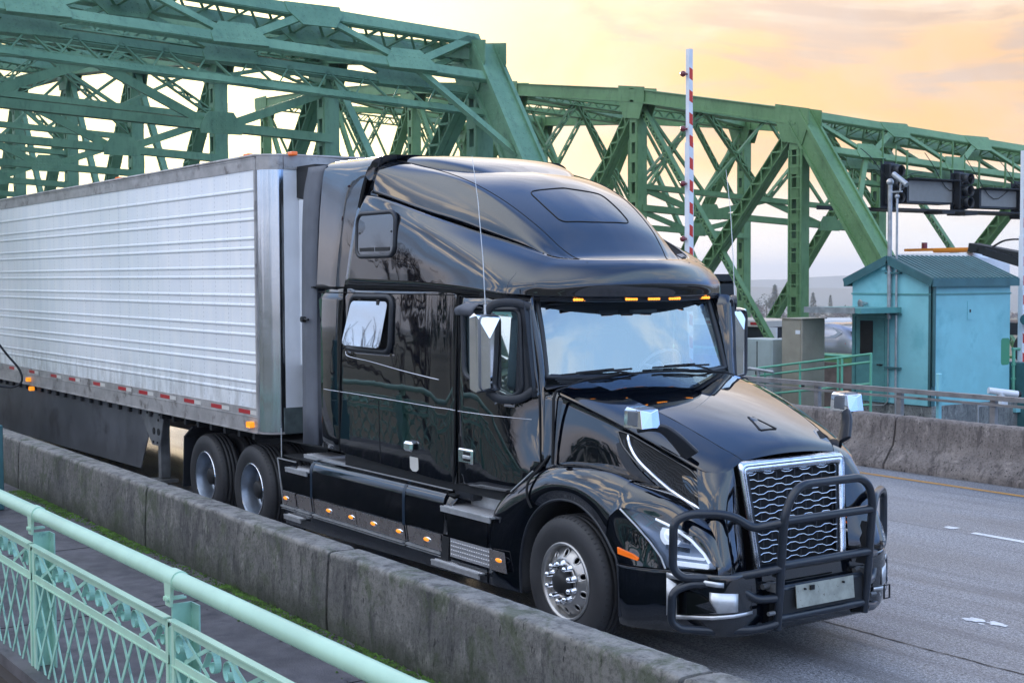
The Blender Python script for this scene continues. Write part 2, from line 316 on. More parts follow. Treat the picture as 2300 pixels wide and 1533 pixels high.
# ------------------------------------------------------------------ mesh builder
def V(*a): return Vector(a)
def basis(d, up=(0, 0, 1)):
    d = Vector(d).normalized(); up = Vector(up)
    if abs(d.dot(up.normalized())) > .98: up = Vector((1, 0, 0)) if abs(d.x) < .9 else Vector((0, 1, 0))
    s = d.cross(up).normalized(); u = s.cross(d).normalized()
    return d, s, u
class MB:
    def __init__(s): s.v = []; s.f = []; s.m = []; s.sm = []
    def add(s, vs, fs, mi=0, sm=False):
        o = len(s.v); s.v.extend(tuple(p) for p in vs)
        for f in fs: s.f.append(tuple(i+o for i in f)); s.m.append(mi); s.sm.append(sm)
        return s
    def hexa(s, p, mi=0):   # 8 points: bottom ring 0-3, top ring 4-7
        return s.add(p, [(3, 2, 1, 0), (4, 5, 6, 7), (0, 1, 5, 4), (1, 2, 6, 5), (2, 3, 7, 6), (3, 0, 4, 7)], mi)
    def box(s, c, d, rz=0., mi=0):
        x, y, z = (v/2 for v in d); ca, sa = math.cos(rz), math.sin(rz); q = []
        for zz in (-z, z):
            for xx, yy in ((-x, -y), (x, -y), (x, y), (-x, y)):
                q.append((c[0]+xx*ca-yy*sa, c[1]+xx*sa+yy*ca, c[2]+zz))
        return s.hexa(q, mi)
    def bx(s, x0, x1, y0, y1, z0, z1, mi=0):
        return s.box(((x0+x1)/2, (y0+y1)/2, (z0+z1)/2), (abs(x1-x0), abs(y1-y0), abs(z1-z0)), 0, mi)
    def bevbox(s, x0, x1, y0, y1, z0, z1, b=.01, mi=0):
        # chamfered box
        xs, ys, zs = (x0, x1), (y0, y1), (z0, z1); vs = []; idx = {}
        for i in (0, 1):
            for j in (0, 1):
                for k in (0, 1):
                    for ax in range(3):
                        p = [xs[i], ys[j], zs[k]]; sg = [1 if i == 0 else -1, 1 if j == 0 else -1, 1 if k == 0 else -1]
                        for a in range(3):
                            if a != ax: p[a] += sg[a]*b
                        idx[(i, j, k, ax)] = len(vs); vs.append(tuple(p))
        fs = []
        for i in (0, 1): fs.append([idx[(i, j, k, 0)] for j, k in ((0, 0), (1, 0), (1, 1), (0, 1))])
        for j in (0, 1): fs.append([idx[(i, j, k, 1)] for i, k in ((0, 0), (1, 0), (1, 1), (0, 1))])
        for k in (0, 1): fs.append([idx[(i, j, k, 2)] for i, j in ((0, 0), (1, 0), (1, 1), (0, 1))])
        for i in (0, 1):
            for j in (0, 1): fs.append([idx[(i, j, 0, 0)], idx[(i, j, 1, 0)], idx[(i, j, 1, 1)], idx[(i, j, 0, 1)]])
            for k in (0, 1): fs.append([idx[(i, 0, k, 0)], idx[(i, 1, k, 0)], idx[(i, 1, k, 2)], idx[(i, 0, k, 2)]])
        for j in (0, 1):
            for k in (0, 1): fs.append([idx[(0, j, k, 1)], idx[(1, j, k, 1)], idx[(1, j, k, 2)], idx[(0, j, k, 2)]])
        for i in (0, 1):
            for j in (0, 1):
                for k in (0, 1): fs.append([idx[(i, j, k, a)] for a in range(3)])
        return s.add(vs, fs, mi)
    def beam(s, a, b, w, h, up=(0, 0, 1), mi=0, ext=0.):
        a, b = Vector(a), Vector(b); d, sd, u = basis(b-a, up); a = a-d*ext; b = b+d*ext; q = []
        for p in (a, b):
            for i, j in ((-1, -1), (1, -1), (1, 1), (-1, 1)): q.append(p+sd*(i*w/2)+u*(j*h/2))
        return s.hexa(q, mi)
    def tube(s, pts, r, seg=10, mi=0, closed=False, cap=True):
        pts = [Vector(p) for p in pts]; n = len(pts); rr = r if isinstance(r, (list, tuple)) else [r]*n
        vs = []; prev = None
        for i, p in enumerate(pts):
            if closed: t = (pts[(i+1) % n]-pts[i-1])
            else: t = (pts[min(i+1, n-1)]-pts[max(i-1, 0)])
            t.normalize()
            if prev is None: _, sd, u = basis(t)
            else:
                sd = prev-t*prev.dot(t)
                if sd.length < 1e-6: _, sd, u = basis(t)
                sd.normalize(); u = sd.cross(t).normalized()
            prev = sd
            for k in range(seg):
                a = 2*PI*k/seg; vs.append(p+(sd*math.cos(a)+u*math.sin(a))*rr[i])
        fs = []
        for i in range(n if closed else n-1):
            j = (i+1) % n
            for k in range(seg): fs.append((i*seg+k, i*seg+(k+1) % seg, j*seg+(k+1) % seg, j*seg+k))
        s.add(vs, fs, mi, True)
        if cap and not closed:
            s.add(vs[:seg], [tuple(range(seg))], mi); s.add(vs[-seg:], [tuple(reversed(range(seg)))], mi)
        return s
    def cyl(s, a, b, r, seg=14, r2=None, mi=0): return s.tube([a, b], [r, r if r2 is None else r2], seg, mi)
    def sweep(s, path, w, h, up=(0, 0, 1), mi=0, sm=True):
        # continuous flat bar with rounded corners along a path; w across, h along up
        path = [Vector(p) for p in path]; n = len(path); G = []
        for i, p in enumerate(path):
            t = path[min(i+1, n-1)]-path[max(i-1, 0)]; _, sd, u = basis(t, up)
            W = w[i]/2 if isinstance(w, (list, tuple)) else w/2; H = h[i]/2 if isinstance(h, (list, tuple)) else h/2
            G.append([tuple(p+sd*(W*math.copysign(abs(math.cos(a))**.5, math.cos(a)))+u*(H*math.copysign(abs(math.sin(a))**.5, math.sin(a)))) for a in [2*PI*k/12 for k in range(12)]+[0]])
        s.grid(G, mi, True, sm); s.add(G[0][:-1], [tuple(range(12))], mi); s.add(G[-1][:-1], [tuple(reversed(range(12)))], mi); return s
    def lathe(s, o, ax, prof, seg=32, mi=0, a0=0., a1=2*PI):
        # prof: (radius, distance along axis)
        d, u, w = basis(ax); full = abs(a1-a0-2*PI) < 1e-6; n = seg if full else seg+1; vs = []
        o = Vector(o)
        for r, t in prof:
            for k in range(n):
                a = a0+(a1-a0)*k/seg; vs.append(o+d*t+(u*math.cos(a)+w*math.sin(a))*r)
        fs = []
        for i in range(len(prof)-1):
            for k in range(n if full else n-1):
                k2 = (k+1) % n; fs.append((i*n+k, i*n+k2, (i+1)*n+k2, (i+1)*n+k))
        return s.add(vs, fs, mi, True)
    def sphere(s, c, r, seg=12, rings=8, mi=0, sc=(1, 1, 1)):
        vs = []
        for i in range(rings+1):
            t = PI*i/rings
            for k in range(seg):
                a = 2*PI*k/seg; vs.append((c[0]+r*sc[0]*math.sin(t)*math.cos(a), c[1]+r*sc[1]*math.sin(t)*math.sin(a), c[2]+r*sc[2]*math.cos(t)))
        fs = [(i*seg+k, (i+1)*seg+k, (i+1)*seg+(k+1) % seg, i*seg+(k+1) % seg) for i in range(rings) for k in range(seg)]
        return s.add(vs, fs, mi, True)
    def prism(s, poly, o, ex, ey, depth, mi=0):
        # 2D outline in frame (o, ex, ey), extruded along ex x ey
        o, ex, ey = Vector(o), Vector(ex).normalized(), Vector(ey).normalized(); n = ex.cross(ey)
        a = [o+ex*p[0]+ey*p[1] for p in poly]; b = [p+n*depth for p in a]; k = len(a)
        return s.add(a+b, [tuple(reversed(range(k))), tuple(range(k, 2*k))]+[(i, (i+1) % k, k+(i+1) % k, k+i) for i in range(k)], mi)
    def grid(s, G, mi=0, flip=False, sm=True):
        nu, nv = len(G), len(G[0]); vs = [p for r in G for p in r]; fs = []
        for i in range(nu-1):
            for j in range(nv-1):
                q = (i*nv+j, i*nv+j+1, (i+1)*nv+j+1, (i+1)*nv+j); fs.append(tuple(reversed(q)) if flip else q)
        return s.add(vs, fs, mi, sm)
    def build(s, name, mats, parent=None, solid=0., weld=False, bevel=0., auto=True):
        me = bpy.data.meshes.new(name); me.from_pydata(s.v, [], s.f)
        if not isinstance(mats, (list, tuple)): mats = [mats]
        for m in mats: me.materials.append(M[m] if isinstance(m, str) else m)
        me.polygons.foreach_set('material_index', s.m); me.polygons.foreach_set('use_smooth', s.sm)
        me.validate(); me.update()
        o = bpy.data.objects.new(name, me); COL.objects.link(o)
        if weld:
            w = o.modifiers.new('weld', 'WELD'); w.merge_threshold = .0005
        if solid:
            q = o.modifiers.new('solid', 'SOLIDIFY'); q.thickness = solid; q.offset = -1
        if bevel:
            q = o.modifiers.new('bevel', 'BEVEL'); q.width = bevel; q.segments = 2; q.limit_method = 'ANGLE'
        if parent is not None:
            o.parent = parent; o.matrix_parent_inverse = pinv(parent)
        return o
def pinv(p):
    return world_of(p).inverted()
def world_of(o):
    m = Matrix.LocRotScale(o.location, o.rotation_euler, o.scale)
    if o.parent: m = world_of(o.parent) @ o.matrix_parent_inverse @ m
    return m
def thing(name, label, cat, loc=(0, 0, 0), group=None, rz=0.):
    o = bpy.data.objects.new(name, None); COL.objects.link(o); o.location = loc; o.rotation_euler = (0, 0, rz)
    o.empty_display_size = .2
    return tag(o, label, cat, group)
def tag(o, label, cat, group=None):
    o['label'] = label; o['category'] = cat
    if group: o['group'] = group
    return o
def struct(o): o['kind'] = 'structure'; return o
def mirror(G): return [[(p[0], -p[1], p[2]) for p in r] for r in G]
def cr(P, n):
    # Catmull-Rom through P (k,3) -> n samples per span
    P = np.asarray(P, float); k = len(P); out = []
    for i in range(k-1):
        p0 = P[i-1] if i > 0 else 2*P[0]-P[1]; p1, p2 = P[i], P[i+1]; p3 = P[i+2] if i+2 < k else 2*P[-1]-P[-2]
        for j in range(n):
            t = j/n; out.append(.5*((2*p1)+(-p0+p2)*t+(2*p0-5*p1+4*p2-p3)*t*t+(-p0+3*p1-3*p2+p3)*t**3))
    out.append(P[-1]); return np.array(out)
def loft(rows, nu=4, nv=4):
    A = np.array([cr(r, nv) for r in rows]); B = np.stack([cr(A[:, j], nu) for j in range(A.shape[1])], 1)
    return [[tuple(p) for p in r] for r in B]
def interp(x, xs, ys): return float(np.interp(x, xs, ys))
def round_path(pts, r, n=5, closed=False):
    pts = [Vector(p) for p in pts]; out = []; k = len(pts)
    for i, p in enumerate(pts):
        if not closed and i in (0, k-1): out.append(p); continue
        a, b = pts[i-1]-p, pts[(i+1) % k]-p; rr = min(r, a.length*.48, b.length*.48)
        a = p+a.normalized()*rr; b = p+b.normalized()*rr
        for j in range(n+1):
            t = j/n; out.append(a*(1-t)**2+p*2*t*(1-t)+b*t*t)
    return out
def panel(outline, holes, fy, cut=.12, side=-1, mi=0, mb=None):
    # sheet in (x,z) bounded by outline with holes, bent to y = side*fy(x,z)
    loops = [outline]+holes; flat = [Vector((p[0], p[1], 0)) for l in loops for p in l]
    tris = tessellate_polygon([[Vector((p[0], p[1], 0)) for p in l] for l in loops])
    bm = bmesh.new(); vs = [bm.verts.new(p) for p in flat]
    for t in tris:
        try: bm.faces.new([vs[i] for i in t])
        except ValueError: pass
    xs = [p.x for p in flat]; zs = [p.y for p in flat]
    for ax, (a, b) in ((0, (min(xs), max(xs))), (1, (min(zs), max(zs)))):
        n = max(1, int((b-a)/cut))
        for i in range(1, n):
            co = [0, 0, 0]; no = [0, 0, 0]; co[ax] = a+(b-a)*i/n; no[ax] = 1
            bmesh.ops.bisect_plane(bm, geom=bm.verts[:]+bm.edges[:]+bm.faces[:], dist=1e-5, plane_co=co, plane_no=no)
    bmesh.ops.remove_doubles(bm, verts=bm.verts[:], dist=1e-5)
    bm.verts.index_update(); mb = mb or MB()
    P = [(v.co.x, side*fy(v.co.x, v.co.y), v.co.y) for v in bm.verts]; F = []
    for f in bm.faces:
        ids = [v.index for v in f.verts]
        a, b, c = (Vector(P[i]) for i in ids[:3]); n = (b-a).cross(c-a)
        if n.y*side < 0: ids.reverse()
        F.append(ids)
    mb.add(P, F, mi, True); bm.free(); return mb
def rrect(x0, x1, z0, z1, r, n=4):
    out = []
    for cx, cz, a in ((x1-r, z1-r, 0), (x0+r, z1-r, PI/2), (x0+r, z0+r, PI), (x1-r, z0+r, 3*PI/2)):
        for i in range(n+1):
            t = a+PI/2*i/n; out.append((cx+r*math.cos(t), cz+r*math.sin(t)))
    return out
def rpoly(pts, r, n=4):
    return [(p.x, p.y) for p in round_path([(a, b, 0) for a, b in pts], r, n, True)]
# ================================================================== SETTING
def ground():
    fx, fy = -.823, .568
    G = []
    for s in (-400, -60, 0, 60, 200, 500, 900, 1500, 3000, 6000, 14000):
        row = []
        for t in (-9000, -3000, -1000, -300, 0, 300, 1000, 3000, 9000):
            x, y = fx*s+fy*t, fy*s-fx*t; row.append((x, y, -6-.0241*max(s, 0)))
        G.append(row)
    struct(MB().grid(G, sm=False).build('ground', 'ground'))
    m = MB()
    R = [(-60, 10.4, -5.4), (60, 10.4, -5.4), (60, 22, -5.4), (-60, 22, -5.4)]
    struct(m.add(R, [(0, 1, 2, 3)]).build('water', 'water'))
    # hills: two long ridges with rolling crests
    rng = np.random.RandomState(3)
    for nm, dist, base, amp, lift in (('hills', 5200, -150, 26, 0), ('hills', 3600, -104, 9, -25)):
        n = 150; ph = rng.rand(8)*6.3; G = [[], [], [], []]
        for i in range(n):
            t = -2600+5200*i/(n-1); h = sum(math.sin(t*f+p)*a for f, p, a in zip((.0011, .0023, .0051, .009, .017, .031, .06, .11), ph, (1, .7, .45, .3, .2, .13, .07, .05)))
            cx, cy = 8.5+fx*dist+fy*t, -7.6+fy*dist-fx*t; top = -3+lift+amp*h*.42
            for k, (o, z) in enumerate(((-500, base), (-180, base*.45+top*.55), (0, top), (700, base))): G[k].append((cx+fx*o, cy+fy*o, z))
        struct(MB().grid(G).build(nm, 'hill'))
ground()

def road():
    nx = 60; G = [[(-92+140*i/nx, y, 0) for y in (-2.6, 0, 3, 6, 8.6)] for i in range(nx+1)]
    struct(MB().grid(G, sm=False, flip=True).build('road', 'asphalt'))
    struct(MB().bx(-92, 48, -2.6, 10.4, -.9, -.02).build('bridge_deck', 'platform'))
    struct(MB().bx(-60, 16, -5.02, -2.75, -.05, .2).build('walkway', 'walk'))
    m = MB()
    for x in (-13.5, -10.7, -7.9, -5.1, -2.3, .5, 3.3, 6.1): m.bx(x, x+.012, -5.02, -2.84, .2, .203)
    struct(m.build('walkway_joint', 'gap'))
    m = MB(); m.add([(-80, 7.90, .004), (40, 7.90, .004), (40, 8.01, .004), (-80, 8.01, .004)], [(0, 1, 2, 3)])
    struct(m.build('yellow_line', 'yellow'))
    for k in range(-5, 4):
        x = -1.19+12.2*k; m = MB().add([(x, 5.24, .004), (x+3, 5.24, .004), (x+3, 5.34, .004), (x, 5.34, .004)], [(0, 1, 2, 3)])
        struct(m.build('lane_dash', 'wline'))
    rng = random.Random(5)
    for k, (x, y) in enumerate(((1.30, 2.02), (1.50, 2.06), (-1.53, 5.36), (1.42, 1.96))):
        n = 14; r = .085 if k != 3 else .03; P = [(x, y, .006)]
        for i in range(n):
            a = 2*PI*i/n; rr = r*rng.uniform(.6, 1.15); P.append((x+rr*math.cos(a)*1.2, y+rr*math.sin(a)*.8, .005))
        struct(MB().add(P, [(0, i+1, (i+1) % n+1) for i in range(n)]).build('worn_marking', 'wline'))
    # crack along the lane joint
    P = []; y = 1.0
    for i in range(160):
        x = .2+i*.075; y += rng.uniform(-.012, .012); y += (1.0-y)*.08; w = rng.uniform(.003, .010)
        P += [(x, y-w, .004), (x, y+w, .004)]
    struct(MB().add(P, [(2*i, 2*i+2, 2*i+3, 2*i+1) for i in range(159)]).build('road_crack', 'gap'))
road()

def barrier_seg(x0, x1, yf, prof, name, mat, label, group, jit=.0022, seed=0):
    rng = random.Random(seed); n = max(4, int((x1-x0)/.05)); G = []
    for i in range(n+1):
        x = x0+(x1-x0)*i/n; e = .014 if i in (0, n) else 0; row = []
        for k, (dy, z) in enumerate(prof):
            j = jit if 0 < k < len(prof)-1 else 0
            cy = sum(p[0] for p in prof)/len(prof)
            row.append((x, yf(x)+dy+(cy-dy)*e*1.2+rng.uniform(-j, j), z-(e if z > .5 else 0)+rng.uniform(-j, j)*.7))
        G.append(row)
    m = MB().grid(G)
    for r, fl in ((G[0], 0), (G[-1], 1)):
        m.add(r, [tuple(range(len(r))) if not fl else tuple(reversed(range(len(r))))])
    o = m.build(name, mat); tag(o, label, 'barrier', group)
NEARB = lambda x: -2.79-.0130*(x+3.5)
profN = [(-.03, .19), (-.032, .30), (-.028, .45), (-.022, .60), (-.012, .74), (-.008, .782), (-.004, .794), (.006, .802), (.022, .805), (.11, .806), (.21, .804), (.232, .798), (.240, .785), (.26, .70), (.30, .45), (.42, .18), (.46, .02)]
segs = [(-24, -17.2, 'farthest grey concrete barrier section, mostly hidden by the striped gate housing'), (-17.18, -9.52, 'dark concrete barrier section beside the teal gate housing'),
        (-9.48, -4.80, 'concrete barrier section with a pale lime streak, below the trailer skirt'), (-4.76, -.81, 'stained mossy concrete barrier section below the steps of the black truck'),
        (-.77, 3.2, 'pitted concrete barrier section in front of the steering wheel of the truck'), (3.24, 7.2, 'nearest concrete barrier section, at the bottom edge of the picture')]
segs[4] = (-.77, 3.2, 'pitted concrete barrier section in front of the truck front tyre')
for i, (a, b, lb) in enumerate(segs): barrier_seg(a, b, NEARB, profN, 'concrete_barrier', 'conc', lb, 'barriers along the walkway', seed=i)
profM = [(-.30, 0), (-.30, .08), (-.22, .17), (-.13, .30), (-.09, .33), (-.05, .50), (-.03, .72), (0, .762), (.12, .77), (.20, .76), (.24, .70), (.28, .40), (.45, .1), (.45, 0)]
for i, (a, b, lb) in enumerate(((-40, -17.3, 'far end of the brown median barrier, glimpsed under the trailer'), (-17.27, -11.3, 'brown median barrier section behind the trailer wheels'), (-11.27, -5.24, 'brown median barrier section left of the crooked joint, behind the truck hood'), (-5.20, .9, 'brown median barrier section right of the crooked joint, in front of the turquoise booth'))):
    barrier_seg(a, b, lambda x: 8.82, profM, 'median_barrier', 'concfar', lb, 'barriers along the median', .008, 20+i)

def moss():
    rng = random.Random(11); m = MB()
    for i in range(9500):
        x = rng.uniform(-9.3, 3.4); c = math.sin(x*2.1)+.6*math.sin(x*5.3+1)+.5*math.sin(x*.9+2)
        if c < -.25 and rng.random() < .8: continue
        w = .10+.05*math.sin(x*3.3); y = NEARB(x)-.03-abs(rng.gauss(0, w)); r = rng.uniform(.005, .014); h = rng.uniform(.003, .016)
        a = rng.uniform(0, 6.3); P = [(x+r*math.cos(a+k*1.257)*rng.uniform(.6, 1.3), y+r*math.sin(a+k*1.257)*rng.uniform(.6, 1.2), .2015+h*rng.uniform(0, .3)) for k in range(5)]+[(x, y, .2015+h)]
        m.add(P, [(k, (k+1) % 5, 5) for k in range(5)])
    for i in range(26):
        x = rng.uniform(-8, 3)
        for k in range(14):
            y = NEARB(x)-.035-rng.random()*.03; dx = rng.uniform(-.03, .03); m.add([(x+dx, y, .2), (x+dx+.008, y, .2), (x+dx*1.6, y-.01, .2+rng.uniform(.02, .07))], [(0, 1, 2)])
    o = m.build('moss', 'moss'); tag(o, 'bright green moss growing along the foot of the walkway barrier', 'moss'); o['kind'] = 'stuff'
moss()
def litter():
    rng = random.Random(4); m = MB()
    for i in range(700):
        x = rng.uniform(-5, 4); y = NEARB(x)-.05-abs(rng.gauss(0, .16)); r = rng.uniform(.004, .016); a = rng.uniform(0, 6)
        m.add([(x+r*math.cos(a), y+r*math.sin(a), .203), (x+r*math.cos(a+2), y+r*math.sin(a+2), .203), (x+r*math.cos(a+4), y+r*math.sin(a+4), .212)], [(0, 1, 2)])
    o = m.build('leaf_litter', 'bark'); tag(o, 'dark scattered leaf litter and grit beside the moss strip', 'litter'); o['kind'] = 'stuff'
litter()

# ------------------------------------------------------------------ walkway railing
def railing():
    Y = -4.89
    t = thing('pedestrian_railing', 'mint green pipe railing with scroll frieze and diamond lattice along the walkway', 'railing', (1.5, Y, .2))
    m = MB().tube([(x, Y, 1.25) for x in (-11.5, -4, 2, 9)], .047, 24)
    m.build('top_rail', 'mint', t)
    posts = [1.5+2.56*k for k in range(-5, 3)]
    for px in posts:
        m = MB()
        m.beam((px-.03, Y+.03, -.15), (px-.03, Y+.03, 1.12), .012, .11, up=(0, 1, 0))
        m.beam((px+.03, Y+.085, -.15), (px+.03, Y+.085, 1.12), .11, .010, up=(0, 1, 0))
        m.beam((px-.03, Y-.03, -.15), (px-.03, Y-.03, 1.00), .05, .010, up=(0, 1, 0))
        o = m.build('post', 'mintlat', t, bevel=.002)
        m = MB(); m.cyl((px-.075, Y, 1.25), (px+.035, Y, 1.25), .0535, 24)
        m.hexa([(px-.07, Y-.045, 1.11), (px+.0, Y-.045, 1.11), (px+.0, Y-.030, 1.11), (px-.07, Y-.030, 1.11), (px-.07, Y-.052, 1.25), (px+.03, Y-.052, 1.25), (px+.03, Y-.03, 1.25), (px-.07, Y-.03, 1.25)])
        for bx_ in (-.050, -.015): m.cyl((px+bx_, Y-.062, 1.15), (px+bx_, Y+.05, 1.15), .008, 8); m.cyl((px+bx_, Y-.06, 1.15), (px+bx_, Y-.045, 1.15), .014, 6)
        m.build('collar', 'mint', o)
    for i in range(len(posts)-1):
        a, b = posts[i]+.005, posts[i+1]-.045; yp = Y-.035; L = b-a
        m = MB()
        m.bx(a, b, yp-.006, yp+.006, .995, 1.045); m.bx(a, b, yp-.03, yp+.012, 1.042, 1.05)
        m.bx(a, b, yp-.006, yp+.006, .80, .845); m.bx(a, b, yp-.012, yp+.05, .796, .803)
        m.bx(a, b, yp-.006, yp+.006, .10, .15); m.bx(a, b, yp-.012, yp+.04, .096, .103)
        m.bx(a, a+.035, yp-.008, yp+.004, .10, 1.02); m.bx(b-.035, b, yp-.008, yp+.004, .10, 1.02)
        m.build('panel_frame', 'mint', t)
        n = 4; w = L/n
        for k in range(n):     # frieze: crossed bars with a scroll on either side
            cx = a+w*(k+.5); m = MB()
            for s in (-1, 1):
                m.beam((cx-.17*s, yp+.006+.004*s, .845), (cx+.17*s, yp+.006+.004*s, .995), .022, .004, up=(0, 1, 0))
                P = []
                for j in range(26):
                    th = j/25*2.1*PI+.4; r = .070*(1-j/32); P.append((cx+s*.215+s*(-r*math.cos(th)), .920+r*1.05*math.sin(th)))
                P = [(cx+s*.10, .885)]+P
                for (x0, z0), (x1, z1) in zip(P[:-1], P[1:]): m.beam((x0, yp+.012, z0), (x1, yp+.012, z1), .004, .036, up=(0, 1, 0), ext=.002)
            m.build('scroll_motif', 'mintlat', t)
        m = MB(); n = 10; p = (L-.07)/n; sl = .46
        def clipd(x0, x1, yy):
            z0, z1 = .145, .80; lo, hi = a+.02, b-.02; dx = x1-x0; t0, t1 = 0., 1.
            for lim, sg in ((lo, 1), (hi, -1)):
                fa, fb = sg*(x0-lim), sg*(x1-lim)
                if fa < 0 and fb < 0: return
                if fa < 0: t0 = max(t0, fa/(fa-fb))
                if fb < 0: t1 = min(t1, fa/(fa-fb))
            if t1-t0 < .05: return
            m.beam((x0+dx*t0, yy, z0+(z1-z0)*t0), (x0+dx*t1, yy, z0+(z1-z0)*t1), .027, .006, up=(0, 1, 0))
        for k in range(-3, n+3):
            x0 = a+.035+p*k; clipd(x0, x0+sl, yp-.006); clipd(x0+sl, x0, yp+.004)
            for q in (.16, .5, .84):
                xx = x0+sl*q
                if a+.03 < xx < b-.03: m.cyl((xx, yp-.013, .145+.655*q), (xx, yp, .145+.655*q), .008, 6)
        m.build('lattice', 'mintlat', t)
railing()
def fascia():
    t = thing('girder_fascia', 'yellowish green ribbed girder face below the walkway edge', 'girder', (0, -5.1, -.1))
    m = MB().bx(-14, 10, -5.13, -5.10, -1.6, .06)
    for k in range(220): x = -14+k*.11; m.bx(x, x+.035, -5.15, -5.13, -1.6, .04)
    m.build('ribbed_plate', 'fascia', t)
    MB().bx(-14, 10, -5.10, -5.02, -.12, .12).build('edge_angle', 'bark', t)
fascia()

# ------------------------------------------------------------------ steelwork
def lace(m, a, b, w, h, up=(0, 0, 1), step=None, pl=.035, bar=.055, both=True):
    a, b = Vector(a), Vector(b); d, sd, u = basis(b-a, up); L = (b-a).length; step = step or w*.9
    for s in (-1, 1): m.beam(a+sd*(s*w/2), b+sd*(s*w/2), pl, h, up=u)
    n = max(2, int(L/step))
    for f in ((-1, 1) if both else (-1,)):
        for i in range(n):
            s = 1 if (i+(f > 0)) % 2 else -1
            p = a+d*(L*i/n)+sd*(s*w/2)+u*(f*(h/2+.006)); q = a+d*(L*(i+1)/n)-sd*(s*w/2)+u*(f*(h/2+.006))
            m.beam(p, q, bar, .012, up=u)
def batten(m, a, b, w, h, up=(0, 0, 1), pl=.04, step=None):
    # box column with slotted cover plates
    a, b = Vector(a), Vector(b); d, sd, u = basis(b-a, up); L = (b-a).length; step = step or w*1.7; n = max(2, int(L/step))
    for s in (-1, 1): m.beam(a+sd*(s*w/2), b+sd*(s*w/2), pl, h, up=u)
    for f in (-1, 1):
        o = u*(f*h/2)
        for s in (-1, 1): m.beam(a+sd*(s*w*.36)+o, b+sd*(s*w*.36)+o, w*.26, .02, up=u)
        for i in range(n+1): c = a+d*(L*i/n)+o*1.03+u*(f*.004); m.beam(c-d*(step*.22), c+d*(step*.22), w*.93, .02, up=u)
def gusset(m, c, ex, ey, w, h, th=.03, rows=True, up=True):
    c = Vector(c); ex = Vector(ex).normalized(); ey = Vector(ey).normalized(); n = ex.cross(ey)
    P = [(-w/2, -h/2), (w/2, -h/2), (w/2, -h*.1), (w*.30, h/2), (-w*.30, h/2), (-w/2, -h*.1)] if up else [(-w/2, h/2), (-w/2, h*.1), (-w*.30, -h/2), (w*.30, -h/2), (w/2, h*.1), (w/2, h/2)]
    m.prism(P, c-n*(th/2), ex, ey, th)
    if rows:
        for i in range(7):
            for j in range(4):
                p = c+ex*(w*(-.33+.11*i))+ey*(h*(-.3+.2*j))+n*(th/2); rivet(m, p, n)
def rivet(m, p, n, r=.022):
    p = Vector(p); n = Vector(n); _, s, u = basis(n); q = [p+(s*math.cos(k*PI/2)+u*math.sin(k*PI/2))*r for k in range(4)]+[p+Vector(n).normalized()*r*.7]
    m.add(q, [(0, 1, 4), (1, 2, 4), (2, 3, 4), (3, 0, 4)], 0, True)
